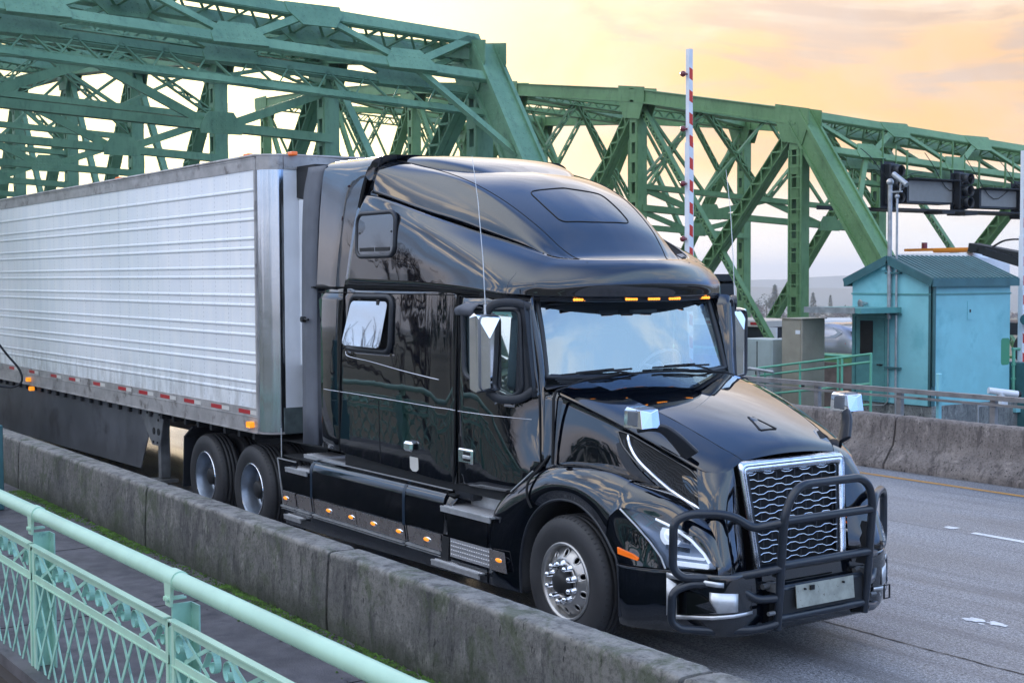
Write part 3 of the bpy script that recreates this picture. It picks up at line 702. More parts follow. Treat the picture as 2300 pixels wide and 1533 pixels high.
def truss_bridge(name, label, loc, mat, yN, yF, xs, zs, zb, tilt, xbase, zbase, sw_bot, sw_v, portal, ydir_near, panels_extra, base_off, solid_end=True):
    # yN: truss plane nearest our camera's right, yF: the other one
    T = lambda x, y, z: (x, y, z+tilt*(y-base_off))
    t = thing(name, label, 'bridge', loc)
    n = len(xs)
    for yy in (yN, yF):
        s = 1 if yy == yN else -1
        # inclined end post, riveted box
        m = MB(); a, b = T(xbase, yy, zbase), T(xs[0], yy, zs[0])
        m.beam(a, b, .52, .50, up=(0, 1, 0), ext=.1)
        d, sd, u = basis(Vector(b)-Vector(a), (0, 1, 0))
        for sgn in (-1, 1):
            for e in (-1, 1): m.beam(Vector(a)+sd*(sgn*.27)+u*(e*.27), Vector(b)+sd*(sgn*.27)+u*(e*.27), .09, .09, up=u)
        L = (Vector(b)-Vector(a)).length; k = int(L/.16)
        for i in range(k):
            c = Vector(a)+d*(L*i/k)
            for off in (-.14, .0, .14):
                for uu, ss in ((u, sd), (-u, sd)):
                    if (i % 2) or off: rivet(m, c+ss*off+uu*.25, uu)
                for ss in (sd, -sd): 
                    if (i % 2) or off: rivet(m, c+u*off+ss*.26, ss)
        m.build('end_post', mat, t)
        m = MB()
        for i in range(n-1):
            a, b = Vector(T(xs[i], yy, zs[i])), Vector(T(xs[i+1], yy, zs[i+1]))
            m.beam(a, b, .48, .42, up=(0, 0, 1), ext=.12); m.beam(a+V(0, 0, .22), b+V(0, 0, .22), .58, .03, ext=.12)
            for q in (-1, 1): m.beam(a+V(0, q*.25, -.2), b+V(0, q*.25, -.2), .10, .06, ext=.1)
            L = (b-a).length; k = int(L/.22)
            for j in range(k):
                c = a+(b-a)*(j/k)
                for q in (-1, 1): rivet(m, c+V(0, q*.24, .14), V(0, q, 0)); rivet(m, c+V(0, q*.24, -.12), V(0, q, 0))
        m.build('top_chord', mat, t)
        for i in range(n):
            m = MB(); batten(m, T(xs[i], yy, zb), T(xs[i], yy, zs[i]-.1), .40, .42, up=(0, 1, 0))
            m.build('vertical', mat, t)
            m = MB()
            for q in (-1, 1):
                gusset(m, T(xs[i]-.05, yy+q*.27, zs[i]-.25), (1, 0, (zs[i]-zs[min(i+1, n-1)])/(7.4) if i < n-1 else 0), (0, 0, 1), 1.4, 1.1, up=False)
            m.build('gusset_plate', mat, t)
            if i < n-1:
                m = MB(); a, b = Vector(T(xs[i], yy, zs[i]-.2)), Vector(T(xs[i+1], yy, zb))
                if i < 2 and solid_end: m.beam(a, b, .40, .06, up=(0, 1, 0)); batten(m, a, b, .30, .40, up=(0, 1, 0)) if False else lace(m, a, b, .34, .38, up=(0, 1, 0))
                else: lace(m, a, b, .34, .36, up=(0, 1, 0))
                m.build('diagonal', mat, t)
                m = MB(); a, b = Vector(T(xs[i+1], yy, zs[i+1]-.2)), Vector(T(xs[i], yy, zb))
                if i % 2 == 0 or i > 1: lace(m, a, b, .16, .2, up=(0, 1, 0)); m.build('counter_diagonal', mat, t)
        MB().beam(T(xbase, yy, zbase-.2), T(xs[-1], yy, zbase-.2), .5, .5).build('bottom_chord', mat, t)
    y0, y1 = min(yN, yF), max(yN, yF); W = y1-y0
    # top lateral bracing
    for i in range(n-1):
        m = MB()
        lace(m, T(xs[i], y0, zs[i]), T(xs[i+1], y1, zs[i+1]), .30, .30); lace(m, T(xs[i], y1, zs[i]), T(xs[i+1], y0, zs[i+1]), .30, .30)
        m.build('lateral_bracing', mat, t)
    # sway frames
    for i in range(1, n):
        x = xs[i]; zt = zs[i]-.1; m = MB(); zb_ = sw_bot; zv = sw_v if sw_v < zt-.8 else zt
        lace(m, T(x, y0, zt), T(x, y1, zt), .35, .40, up=(1, 0, 0), step=.34)
        m.beam(T(x, y0, zb_), T(x, y1, zb_), .05, .22); m.beam(T(x+.12, y0, zb_+.1), T(x+.12, y1, zb_+.1), .24, .02); m.beam(T(x+.24, y0, zb_), T(x+.24, y1, zb_), .05, .22)
        if zv < zt: m.beam(T(x, y0, zv), T(x, y1, zv), .30, .18)
        nn = 2 if W > 11 else 1; seg = W/nn
        for k in range(nn):
            yc = y0+seg*(k+.5); top = zv if zv < zt else zt
            for e in (-1, 1): m.beam(T(x, yc+e*.12, zb_), T(x, yc+e*seg/2, top), .22, .10, up=(1, 0, 0)); 
            gusset(m, T(x+.27, yc, zb_+.08), (0, 1, 0), (0, 0, 1), 1.1, .55)
            if zv < zt:
                for e in (-1, 1): lace(m, T(x, yc, zt), T(x, yc+e*seg/2, zv), .16, .16, up=(1, 0, 0), step=.3)
                for e in (-1, 1): m.beam(T(x, yc, zv), T(x, yc+e*seg/2, zt), .10, .10, up=(1, 0, 0))
        m.build('sway_frame', mat, t)
    # portal in the plane of the end posts
    dx, dz = xbase-xs[0], zbase-zs[0]; D = Vector((dx, 0, dz)); 
    def Q(y, z, off=0.):
        k = (z-zs[0])/dz; nrm = Vector((-dz, 0, dx)).normalized()
        if nrm.x < 0: nrm = -nrm
        p = Vector(T(xs[0]+dx*k, y, z)); return p+nrm*off
    m = MB(); dl = D.normalized(); nrm = Vector((-dz, 0, dx)).normalized(); nrm = nrm if nrm.x > 0 else -nrm
    zt, zl, zl2, ph, half = portal
    for off, sc in ((.22, 1), (-.30, .8)):
        m.beam(Q(y0, zt, off), Q(y1, zt, off), .05, .30*sc, up=dl); m.beam(Q(y0, zl, off), Q(y1, zl, off), .05, .24*sc, up=dl)
        for z_, hh in ((zt+.13, 0), (zt-.13, 0), (zl+.10, 0), (zl-.10, 0)): m.beam(Q(y0, z_, off-.04), Q(y1, z_, off-.04), .10, .02, up=dl)
        y = ph-half*8; up_ = True
        while y < y1:
            ya, yb = y, y+half
            if yb > y0 and ya < y1:
                A, B = (zl, zt) if up_ else (zt, zl); a_, b_ = max(ya, y0), min(yb, y1); f0, f1 = (a_-ya)/half, (b_-ya)/half
                p, q = Q(a_, A+(B-A)*f0, off), Q(b_, A+(B-A)*f1, off)
                m.beam(p, q, .05 if sc == 1 else .04, .17*sc, up=dl); m.beam(p-nrm*.05, q-nrm*.05, .10, .02, up=dl)
                if up_ and y0+.4 < ya: gusset(m, Q(ya, zl+.1, off+.04), (0, 1, 0), -dl, 1.15, .55)
                if up_ and yb < y1-.4: gusset(m, Q(yb, zt-.1, off+.04), (0, 1, 0), -dl, 1.25, .60, up=False)
            y = yb; up_ = not up_
    m.build('portal_frame', mat, t)
    m = MB()
    lace(m, Q(y0, zt-.02, -.04), Q(y1, zt-.02, -.04), .50, .28, up=dl, step=.36)
    lace(m, Q(y0, zl2, -.30), Q(y1, zl2, -.30), .05, .16, up=dl, step=.5)
    nz = int(W/.42)
    for i in range(nz):
        ya, yb = y0+W*i/nz, y0+W*(i+1)/nz; z_a, z_b = (zl2, zl) if i % 2 else (zl, zl2); m.beam(Q(ya, z_a, -.30), Q(yb, z_b, -.30), .05, .03, up=dl)
    # curved knee braces
    for yy, sg in ((y0, 1), (y1, -1)):
        P = [Q(yy+sg*(.25+1.7*(1-math.cos(a))), zl-.1-1.7*(1-math.sin(a)), .15) for a in [PI/2*i/6 for i in range(7)]]
        m.beam(Q(yy+sg*1.9, zl, .1), Q(yy+sg*.2, zl-1.7, .1), .10, .16, up=dl)
    m.build('portal_lacing', mat, t)
    for (a, b, w, h) in panels_extra:
        m = MB(); lace(m, a, b, w, h, up=(0, 1, 0)); m.build('bracing_strut', mat, t)
    return t
xs = [-17.6-7.3*k for k in range(7)]
own_bridge = truss_bridge('truss_bridge', 'teal riveted steel truss bridge that the truck is leaving, its portal over the trailer', (-12.5, 9.6, 0), 'steel', 9.6, -2.9, xs, [7.75, 8.7, 9.6, 10.4, 11, 11.3, 11.5], 0, -.045,
    -12.55, .5, 6.5, 7.75, (7.95, 7.05, 6.55, 3.6, 1.92), 1, [], 9.6)
xs2 = [-21.4-7.55*k for k in range(6)]
truss_bridge('truss_bridge', 'olive green truss bridge of the opposite lanes, its chord stepping down to the sign gantry', (-16.3, 23.6, 0), 'steel2', 23.6, 35.9, xs2, [7.6, 9.05, 10.1, 11, 11.6, 11.9], -.6, -.05,
    -16.3, .5, 5.2, 5.95, (7.55, 6.45, 5.9, 29.7, 2.05), 1, [], 23.6)

def twin_deck():
    struct(MB().bx(-95, 30, 22.9, 37, -.9, -.15).build('road', 'asphalt'))
    t = thing('bridge_parapet', 'low weathered brown parapet with a green top pipe behind the booth railing', 'parapet', (-20, 22.9, -.2))
    MB().bx(-60, 10, 22.6, 22.88, -1.2, .35).build('wall_panel', 'brownpanel', t)
    m = MB().tube([(-60, 22.7, .56), (10, 22.7, .56)], .04, 8)
    for k in range(30): x = -50+k*2; m.cyl((x, 22.7, .35), (x, 22.7, .56), .03, 8)
    m.build('pipe_rail', 'mintdark', t)
    m = MB(); x = -21.75
    for s in (-.25, .25): m.beam((x+.52+s, 23.25, -.5), (x+.52+s, 23.25, 6.6), .04, .05, up=(0, 1, 0))
    for k in range(22): m.beam((x+.27, 23.25, -.3+k*.32), (x+.77, 23.25, -.3+k*.32), .03, .03)
    o = m.build('ladder', 'steel2'); tag(o, 'narrow green steel ladder running up the truss column left of the booth', 'ladder')
twin_deck()

# signals and signs on the gantry of the opposite bridge
def gantry():
    X = -20.2
    def signal(y, z0, z1, label):
        t = thing('traffic_light', label, 'traffic light', (X, y, z0), 'traffic lights on the sign gantry')
        m = MB().bevbox(X-.12, X+.12, y-.22, y+.22, z0, z1, .03); m.bx(X-.14, X-.12, y-.36, y+.36, z0-.08, z1+.08); m.build('housing', 'sigblack', t)
        for k in range(3):
            z = z0+(z1-z0)*(.18+.32*k); m = MB()
            m.lathe((X+.12, y, z), (1, 0, 0), [(.165, 0), (.165, .26)], 16, a0=PI*.0, a1=2*PI); m.build('visor', 'sigblack', t, solid=.01)
            MB().lathe((X+.13, y, z), (1, 0, 0), [(.15, 0), (.12, .03), (.0, .045)], 16).build('lens', 'matte', t)
        MB().beam((X-.1, y-.3, z1), (X-.1, y-.3, z1+1.0), .04, .04).beam((X-.1, y+.3, z0-.2), (X-.1, y+.3, z1+.6), .03, .03).build('hanger', 'steel2', t)
    signal(26.35, 4.98, 6.23, 'black traffic light at the left end of the sign gantry, behind the camera pole')
    signal(29.65, 4.92, 6.08, 'black traffic light between the two lane sign boxes')
    signal(32.75, 4.85, 5.85, 'black traffic light at the right end of the gantry, beside the gate arm')
    for a, b, z0, z1, lb in ((26.75, 28.95, 5.05, 5.78, 'larger beige faced lane sign box on the gantry'), (30.25, 32.2, 4.98, 5.60, 'smaller grey faced lane sign box at the right of the gantry')):
        t = thing('lane_sign', lb, 'sign', (X, (a+b)/2, z0), 'lane sign boxes on the gantry')
        MB().bx(X-.35, X+.25, a, b, z0, z1).bx(X+.25, X+.55, a-.03, b+.03, z1, z1+.02).bx(X+.25, X+.50, b, b+.02, z0, z1).build('sign_box', 'sigblack', t)
        MB().bx(X+.25, X+.262, a+.08, b-.08, z0+.06, z1-.05).build('sign_face', 'signface', t)
        MB().beam((X, a+.3, z1), (X, a+.3, z1+.9), .05, .05).beam((X, b-.3, z1), (X, b-.3, z1+.9), .05, .05).cyl((X+.1, b-.5, z1), (X+.1, b-.5, z1+.14), .05, 8).build('hanger', 'steel2', t)
    t = thing('gantry_catwalk', 'dark narrow service catwalk under the lane sign boxes', 'catwalk', (X, 29.5, 4.8))
    MB().bx(X-.4, X+.5, 25.7, 34.5, 4.82, 4.87).bx(X-.5, X-.44, 23.6, 36, 4.80, 4.92).bx(X+.2, X+.9, 27.6, 28.2, 4.72, 4.80).bx(X+.2, X+.9, 28.7, 29.3, 4.70, 4.78).bx(X+.1, X+.8, 32, 32.5, 4.66, 4.76).build('walk_plate', 'matte', t)
    m = MB()
    for y0, y1, sag in ((24.6, 27.4, .5), (27.5, 29.9, .7), (29.4, 32.4, .9), (31, 33.6, .5)):
        m.tube([(X+.3, y0+(y1-y0)*i/12, 6.6-.6*(i/12)-sag*4*(i/12)*(1-i/12)+.4*math.sin(i*.8)*.3) for i in range(13)], .012, 5)
    m.build('loose_cable', 'matte', t)
gantry()

# ------------------------------------------------------------------ barrier gates
def gate(x, y, z0, z1, label, lamps, side, joint=None, width=.105, face=1):
    width = .09 if face > 0 else width
    t = thing('barrier_gate', label, 'barrier gate', (x, y, z0), 'raised barrier gates'); wm = width if face > 0 else .06; width = wm
    joint = joint or z0+(z1-z0)*.65
    m = MB().bx(x-width/2-.012, x+width/2+.012, y-width/2-.012, y+width/2+.012, z0, joint).bx(x-width/2, x+width/2, y-width/2, y+width/2, joint, z1); m.build('arm', 'white' if face > 0 else 'galv', t)
    m = MB(); z = z0+.25; k = 0
    while z < z1-.3:
        xx = x+face*(width/2+(.014 if z < joint else .002)); h = .20
        m.add([(xx, y-width/2+.004, z), (xx, y+width/2-.004, z-.04), (xx, y+width/2-.004, z+h-.04), (xx, y-width/2+.004, z+h)], [(0, 1, 2, 3)]); z += .405
    m.build('red_stripe', 'redstripe', t, solid=.002)
    for zl in lamps:
        l = MB().sphere((x+side[0], y+side[1], zl), .055, 14, 10).cyl((x, y, zl), (x+side[0]*.7, y+side[1]*.7, zl), .02, 8); l.build('warning_lamp', 'redlamp', t)
    return t
g = gate(-10.70, 9.62, .5, 6.95, 'tall raised red and white gate arm rising behind the truck roof', [3.52, 4.52, 5.51, 6.5], (-.03, -.125), 5.27)
MB().bevbox(-10.95, -10.45, 9.4, 9.9, 0, 1.15, .02).build('housing', 'booth', g)
g = gate(-9.74, 18.15, .35, 5.45, 'raised red and white gate arm at the right edge, beside the turquoise booth', [1.9, 2.9, 3.9, 4.9], (.05, .12))
MB().bevbox(-10.0, -9.45, 17.95, 18.4, -.4, 1.0, .02).cyl((-9.5, 17.9, 1.9), (-9.5, 18.5, 1.9), .11, 12).build('housing', 'boothtrim', g)
g = gate(-8.12, -3.53, .9, 7.2, 'gate at the left edge, only dark red lamps and teal housing in view', [3.72, 4.66, 5.6], (.10, .13), face=-1)
m = MB().bevbox(-8.22, -8.0, -3.58, -3.36, 1.17, 2.1, .01).bevbox(-8.2, -7.9, -3.6, -3.33, .2, 1.175, .01); m.build('housing', 'boothtrim', g)
MB().tube(cr([(-8.02, -3.36, 2.15), (-7.98, -3.25, 1.98), (-7.95, -3.12, 1.8), (-7.94, -3.10, 1.66), (-7.97, -3.2, 1.60), (-8.0, -3.36, 1.62)], 6), .014, 6).build('cable', 'matte', g)

# ------------------------------------------------------------------ booth on the pier
def booth():
    x0, x1, y0, y1 = -11.75, -9.70, 15.16, 17.69; zf, ze = .22, 2.72; xm = (x0+x1)/2; zr = 3.14
    t = thing('operator_booth', 'turquoise gabled bridge operator booth with ribbed teal roof on a concrete pad', 'booth', (xm, 16.4, 0))
    m = MB(); P = [(x0, y0, zf), (x1, y0, zf), (x1, y1, zf), (x0, y1, zf), (x0, y0, ze), (x1, y0, ze), (x1, y1, ze), (x0, y1, ze), (xm, y0, zr), (xm, y1, zr)]
    m.add(P, [(0, 1, 5, 8, 4), (1, 2, 6, 5), (2, 3, 7, 9, 6), (3, 0, 4, 7), (3, 2, 1, 0)])
    m.build('wall', 'booth', t)
    m = MB()   # belt flashing and corner boards
    for z in (2.455,):
        m.bx(x0-.02, x1+.02, y0-.02, y0-.001, z-.012, z+.018); m.bx(x1+.001, x1+.02, y0-.02, y1+.02, z-.012, z+.018)
    m.build('belt_flashing', 'boothdoor', t)
    m = MB().bx(x1-.06, x1+.012, y0-.012, y0-.001, zf, ze).bx(x1+.001, x1+.012, y0-.012, y0+.12, zf, ze); m.cyl((x1+.05, y0+.03, zf+.4), (x1+.05, y0+.03, ze+.05), .035, 10); m.build('corner_board', 'boothtrim', t)
    # roof
    m = MB(); th = .07; o = .12
    for s in (-1, 1):
        xe = (x0-o) if s < 0 else (x1+o); zz = ze-(zr-ze)*o/(xm-x0)+.0
        A = [(xm, y0-o, zr+.02), (xe, y0-o, zz+.02), (xe, y1+o, zz+.02), (xm, y1+o, zr+.02)]
        B = [(p[0], p[1], p[2]+th) for p in A]; m.hexa(A+B if s > 0 else [A[1], A[0], A[3], A[2], B[1], B[0], B[3], B[2]])
    m.build('roof', 'boothtrim', t)
    m = MB()
    for i in range(19):
        y = y0-o+.04+i*(y1-y0+2*o-.08)/18
        for s in (-1, 1):
            xe = (x0-o) if s < 0 else (x1+o); zz = ze-(zr-ze)*o/(xm-x0); m.beam((xm, y, zr+.10), (xe, y, zz+.10), .045, .035)
    m.build('roof_rib', 'boothtrim', t)
    m = MB()
    for s in (-1, 1):
        xe = (x0-o) if s < 0 else (x1+o); zz = ze-(zr-ze)*o/(xm-x0)
        m.beam((xm, y0-o-.012, zr+.02), (xe, y0-o-.012, zz+.02), .02, .17); m.bx(xe-.012 if s > 0 else xe-.02, xe+.02 if s > 0 else xe+.012, y0-o, y1+o, zz-.06, zz+.10)
    m.build('fascia_board', 'boothtrim', t)
    # door with window, canopy
    d = MB().bx(-11.62, -10.86, y0-.03, y0-.002, .25, 1.98).build('door', 'boothdoor', t)
    MB().bx(-11.50, -11.16, y0-.04, y0-.03, 1.20, 1.90).build('window', 'matte', d)
    MB().bx(-11.01, -10.90, y0-.09, y0-.03, .98, 1.01).build('handle', 'matte', d)
    MB().bx(-11.72, -11.64, y0-.04, y0-.002, .22, 2.03).bx(-10.84, -10.76, y0-.04, y0-.002, .22, 2.03).bx(-11.64, -10.84, y0-.04, y0-.002, 1.99, 2.05).build('door_frame', 'boothdoor', t)
    MB().bx(-11.95, -10.45, 13.95, y0, 2.08, 2.19).build('canopy', 'boothdoor', t)
    MB().bx(-11.96, -10.60, 13.925, 13.95, 2.08, 2.20).build('canopy_edge', 'galv', t)
    # conduits and bullet camera on top
    MB().tube([(-10.705, y0-.07, 1.95), (-10.705, y0-.07, 4.70)], .045, 12).build('conduit', 'galv', t)
    MB().tube([(-10.53, y0-.06, .0), (-10.53, y0-.06, 4.42)], .024, 10).sphere((-10.53, y0-.06, 4.44), .05).build('conduit', 'galv', t)
    MB().tube([(-10.74, y0-.05, .25), (-10.74, y0-.05, 1.95)], .014, 8).tube([(-10.74, y0-.05, .25), (-10.85, y0-.05, .16), (-11.6, y0-.3, .14)], .014, 8).build('conduit', 'galv', t)
    m = MB()
    for z in (2.87, 2.03, .93): m.bx(-10.80, -10.42, y0-.10, y0-.02, z, z+.035)
    m.build('pipe_clamp', 'boothtrim', t)
    cmr = MB().sphere((-10.705, y0-.07, 4.74), .075).cyl((-10.62, y0-.07, 4.90), (-10.25, y0-.1, 4.66), .055, 12).bx(-10.70, -10.40, y0-.09, y0-.05, 4.52, 4.55).cyl((-10.45, y0-.07, 4.54), (-10.42, y0-.07, 4.80), .02, 6).build('camera', 'galv', t)
    MB().lathe((-11.33, y0-.02, 2.26), (-.35, -1, -.1), [(.02, 0), (.05, .10), (.10, .16), (.10, .17), (0, .12)], 14).build('flood_lamp', 'galv', t)
    MB().bx(-10.92, -10.80, y0-.09, y0-.01, 2.95, 3.12).build('vent_hood', 'booth', t)
    MB().bx(x1+.001, x1+.012, 16.28, 16.44, 1.93, 2.30).build('access_plate', 'booth', t)
    MB().bx(x1+.012, x1+.02, 16.34, 16.38, 2.08, 2.14).build('keyhole', 'matte', t)
    m = MB(); R = rrect(17.40, 17.685, .96-.0, 1.52, .06); m.add([(x1+.003, a, b) for a, b in R], [tuple(range(len(R)))]); m.build('paint_patch', 'patch', t)
    MB().bx(x1+.001, x1+.01, y0+.3, y1, zf, zf+.05).bx(x0, x1-.06, y0-.012, y0, zf, zf+.06).build('base_trim', 'booth', t)
    MB().bevbox(x0-.1, x1+.02, y0+.02, y1+.3, -.9, zf, .02).build('concrete_pad', 'concpad', t)
    struct(MB().bx(-40, 3, 10.5, 22, -1.9, -1.2).bx(-40, 3, 10.6, 11.2, -1.2, -.5).bx(-13, -9, 11.6, 11.8, -1.2, .1).build('pier_platform', 'platform'))
booth()
def median_rail():
    t = thing('median_guard_rail', 'dull grey steel guard rail with two bars standing behind the median barrier', 'guard rail', (-6, 10, 0))
    m = MB().bx(-40, 10, 9.98, 10.08, .985, 1.055).bx(-40, 10, 10.00, 10.06, .90, .935); m.build('rail', 'dullmetal', t)
    for k in range(14):
        x = -4.45-1.75*(k-4); MB().bx(x-.045, x+.045, 10.02, 10.10, .1, .985).build('post', 'dullmetal', t)
    o = MB().bevbox(-5.56, -5.50, 10.12, 10.20, .1, 1.32, .01).build('teal_post', 'booth'); tag(o, 'short turquoise steel post standing against the guard rail', 'post')
median_rail()
def mint_rails():
    t = thing('access_railing', 'thin green pipe railing sloping up to the booth door', 'railing', (-12.5, 14.7, .2))
    a, b, Y = V(-13.15, 13.6, 0), V(-9.86, 13.6, 0), 13.6
    m = MB()
    for za, zb in ((.855, 1.32), (.69, 1.165), (.28, .74), (-.1, .33)): m.tube([(a.x, Y, za), (b.x, Y, zb)], .024, 8)
    m.build('rail', 'mintdark', t)
    for x in (-12.75, -11.75, -10.72, -10.62, -9.88):
        f = (x-a.x)/(b.x-a.x); MB().cyl((x, Y, -.6), (x, Y, .855+.465*f), .026, 8).build('post', 'mintdark', t)
    m = MB().tube([(-13.35, 13.4, .80), (-13.0, 13.4, .88), (-12.3, 13.4, .84)], .035, 8).tube([(-12.75, 13.4, .3), (-12.75, 13.4, .86)], .04, 8).tube([(-13.3, 13.4, .62), (-12.4, 13.4, .62)], .03, 8)
    m.build('valve_pipe', 'galv', t)
    t = thing('pier_railing', 'green pipe railing right of the booth, cut by the right edge', 'railing', (-9.7, 18.5, 0))
    m = MB()
    for z in (.25, .65, .95, 1.28): m.tube([(-9.75, 17.85, z), (-9.75, 22, z-.15)], .03, 8)
    m.build('rail', 'mintdark', t)
    for y in (17.9, 19.3, 20.8): MB().cyl((-9.75, y, -.5), (-9.75, y, 1.28), .035, 8).build('post', 'mintdark', t)
    MB().bx(-9.9, -9.6, 17.8, 22, -.05, .06).build('curb_angle', 'booth', t)
    t = thing('bullet_camera', 'small white bullet camera on a thin post low in front of the booth', 'camera', (-8.6, 15.6, 0))
    MB().cyl((-8.55, 15.45, .60), (-8.25, 15.95, .52), .065, 12).bx(-8.48, -8.36, 15.6, 15.8, .30, .56).build('camera_body', 'white', t)
    MB().cyl((-8.24, 15.97, .52), (-8.22, 16.0, .517), .055, 12).build('lens', 'matte', t)
    MB().cyl((-8.45, 15.0, -1), (-8.45, 15.0, .35), .02, 8).beam((-8.45, 15.0, .33), (-8.42, 15.7, .33), .03, .03).build('pole', 'galv', t)
mint_rails()
def cabinets():
    t = thing('utility_cabinet', 'tall beige steel utility cabinet left of the booth', 'cabinet', (-12.4, 14.3, -.6))
    MB().bevbox(-12.67, -12.08, 14.0, 14.69, -.6, 1.93, .012).bx(-12.70, -12.05, 13.97, 14.72, 1.93, 1.95).build('body', 'cabbeige', t)
    MB().bx(-12.62, -12.12, 13.985, 14.0, -.3, 1.88).build('door', 'cabbeige', t)
    MB().bx(-12.25, -12.12, 13.978, 13.985, 1.62, 1.70).build('sticker', 'white', t)
    MB().bx(-12.10, -12.03, 13.95, 14.03, .52, .64).build('handle', 'matte', t)
    t = thing('utility_cabinet', 'lower pale grey two door utility cabinet beside the truck mirror', 'cabinet', (-13.4, 14.3, -.6))
    MB().bevbox(-13.85, -12.94, 14.0, 14.6, -.6, 1.48, .012).build('body', 'cabgrey', t)
    for a, b in ((-13.82, -13.40), (-13.37, -12.97)): MB().bx(a, b, 13.985, 14.0, -.3, 1.43).build('door', 'cabgrey', t)
    MB().bx(-13.40, -13.30, 13.95, 13.985, .66, .80).bx(-13.395, -13.375, 13.98, 14.0, -.3, 1.43).build('handle', 'matte', t)
cabinets()
# ================================================================== wheels
def tyre(m, c, s, r=.505, w=.27, mi=0):
    # c: centre of outer face, s: outward sign along y
    y0 = 0; P = [(.295, .015), (.33, -.003), (.40, -.012), (.455, -.004), (.485, .018), (.498, .040), (.505, .060), (.505, .085), (.497, .087), (.497, .097), (.505, .099), (.506, .130), (.498, .132), (.498, .142), (.506, .144),
         (.506, .175), (.497, .177), (.497, .187), (.505, .189), (.505, w-.05), (.490, w-.02), (.45, w), (.35, w), (.295, w-.02)]
    m.lathe((c[0], c[1], c[2]), (0, -s, 0), [(a*r/.505, b) for a, b in P], 64, mi)
    for k in range(64):    # shoulder lugs
        a = 2*PI*k/64; ca, sa = math.cos(a), math.sin(a)
        m.beam((c[0]+.485*ca, c[1]-s*.018, c[2]+.485*sa), (c[0]+.503*ca, c[1]-s*.062, c[2]+.503*sa), .012, .010, up=(ca, 0, sa), mi=mi)
def steer_wheel(parent, s):
    c = (0, s*1.22, .505)
    w = MB(); tyre(w, c, s); o = w.build('tyre', 'rubber', parent)
    # rim with ten hand holes
    w = MB(); ax = (0, s, 0)
    w.lathe((0, s*1.19, .505), ax, [(.300, .0), (.298, .028), (.288, .030), (.282, .008), (.268, -.022), (.266, -.03)], 48)
    n = 120; ring = [(.266, -.03), (.245, -.022), (.228, -.006), (.196, .020), (.178, .032), (.16, .035)]
    vs = []; C0 = Vector((0, s*1.19, .505))
    d, u, q = basis(ax)
    for r, t in ring:
        for k in range(n): a = 2*PI*k/n; vs.append(C0+d*t+(u*math.cos(a)+q*math.sin(a))*r)
    fs = []
    for i in range(len(ring)-1):
        for k in range(n):
            if i in (1, 2) and (k % 12) in (4, 5, 6, 7): continue
            k2 = (k+1) % n; fs.append((i*n+k, i*n+k2, (i+1)*n+k2, (i+1)*n+k))
    w.add(vs, fs, 0, True)
    w.lathe((0, s*1.19, .505), ax, [(.16, .035), (.125, .034), (.118, .02), (.112, .02)], 40)
    w.build('rim', 'wheelalu', o, solid=.006)
    w = MB(); w.lathe((0, s*1.135, .505), ax, [(.27, 0), (0, 0)], 32); w.build('brake_drum', 'matte', o)
    # dark oval rings to round the hand holes
    w = MB()
    for k in range(10):
        a = 2*PI*(k*12+6)/n; e = (u*math.cos(a)+q*math.sin(a)); f = (-u*math.sin(a)+q*math.cos(a)); cc = C0+e*.221+d*.004
        w.tube([cc+e*.030*math.cos(b)+f*.026*math.sin(b)+d*(.0-.55*.030*math.cos(b)) for b in [2*PI*i/16 for i in range(16)]], .0085, 6, closed=True); w.build('hole_edge', 'wheelalu', o); w = MB()
    w = MB()
    for k in range(10):
        a = 2*PI*(k+.5)/10; p = C0+(u*math.cos(a)+q*math.sin(a))*.143+d*.03
        w.lathe(p, ax, [(.029, 0), (.030, .012), (.023, .015), (.022, .062), (.019, .075), (.010, .082), (0, .084)], 12)
    w.build('lug_nut', 'chrome', o)
    w = MB(); w.lathe((0, s*1.21, .505), ax, [(.108, 0), (.105, .03), (.085, .055), (.080, .07), (.045, .082), (0, .084)], 28); w.build('hub', 'matte', o)
    return o
def drive_wheel(parent, x, s):
    o = None
    for k, y in enumerate((1.245, .90)):
        w = MB(); c = (x, s*y, .505); tyre(w, c, s); t = w.build('tyre', 'rubber', parent)
        if k == 0:
            o = t; ax = (0, s, 0); w = MB()
            w.lathe((x, s*1.225, .505), ax, [(.300, .0), (.300, .022), (.290, .024), (.284, .006), (.272, -.03), (.262, -.07), (.256, -.13), (.250, -.165), (.235, -.175)], 48)
            w.build('rim', 'rimdark', o)
            MB().lathe((x, s*1.225, .505), ax, [(.240, -.17), (.20, -.176), (.12, -.168), (.02, -.168)], 32).build('rim_disc', 'rimdisc', o)
            w = MB().lathe((x, s*1.225, .505), ax, [(.299, .0), (.303, .022), (.296, .027), (.289, .022)], 48); w.build('rim_edge', 'chrome', o)
            w = MB()
            d, u, q = basis(ax)
            for j in range(10):
                a = 2*PI*j/10; p = Vector((x, s*1.06, .505))+(u*math.cos(a)+q*math.sin(a))*.143; w.lathe(p, ax, [(.022, 0), (.018, .03), (0, .045)], 8)
            w.lathe((x, s*1.06, .505), ax, [(.11, 0), (.10, .12), (.06, .14), (0, .14)], 20)
            w.build('hub', 'matte', o)
    return o

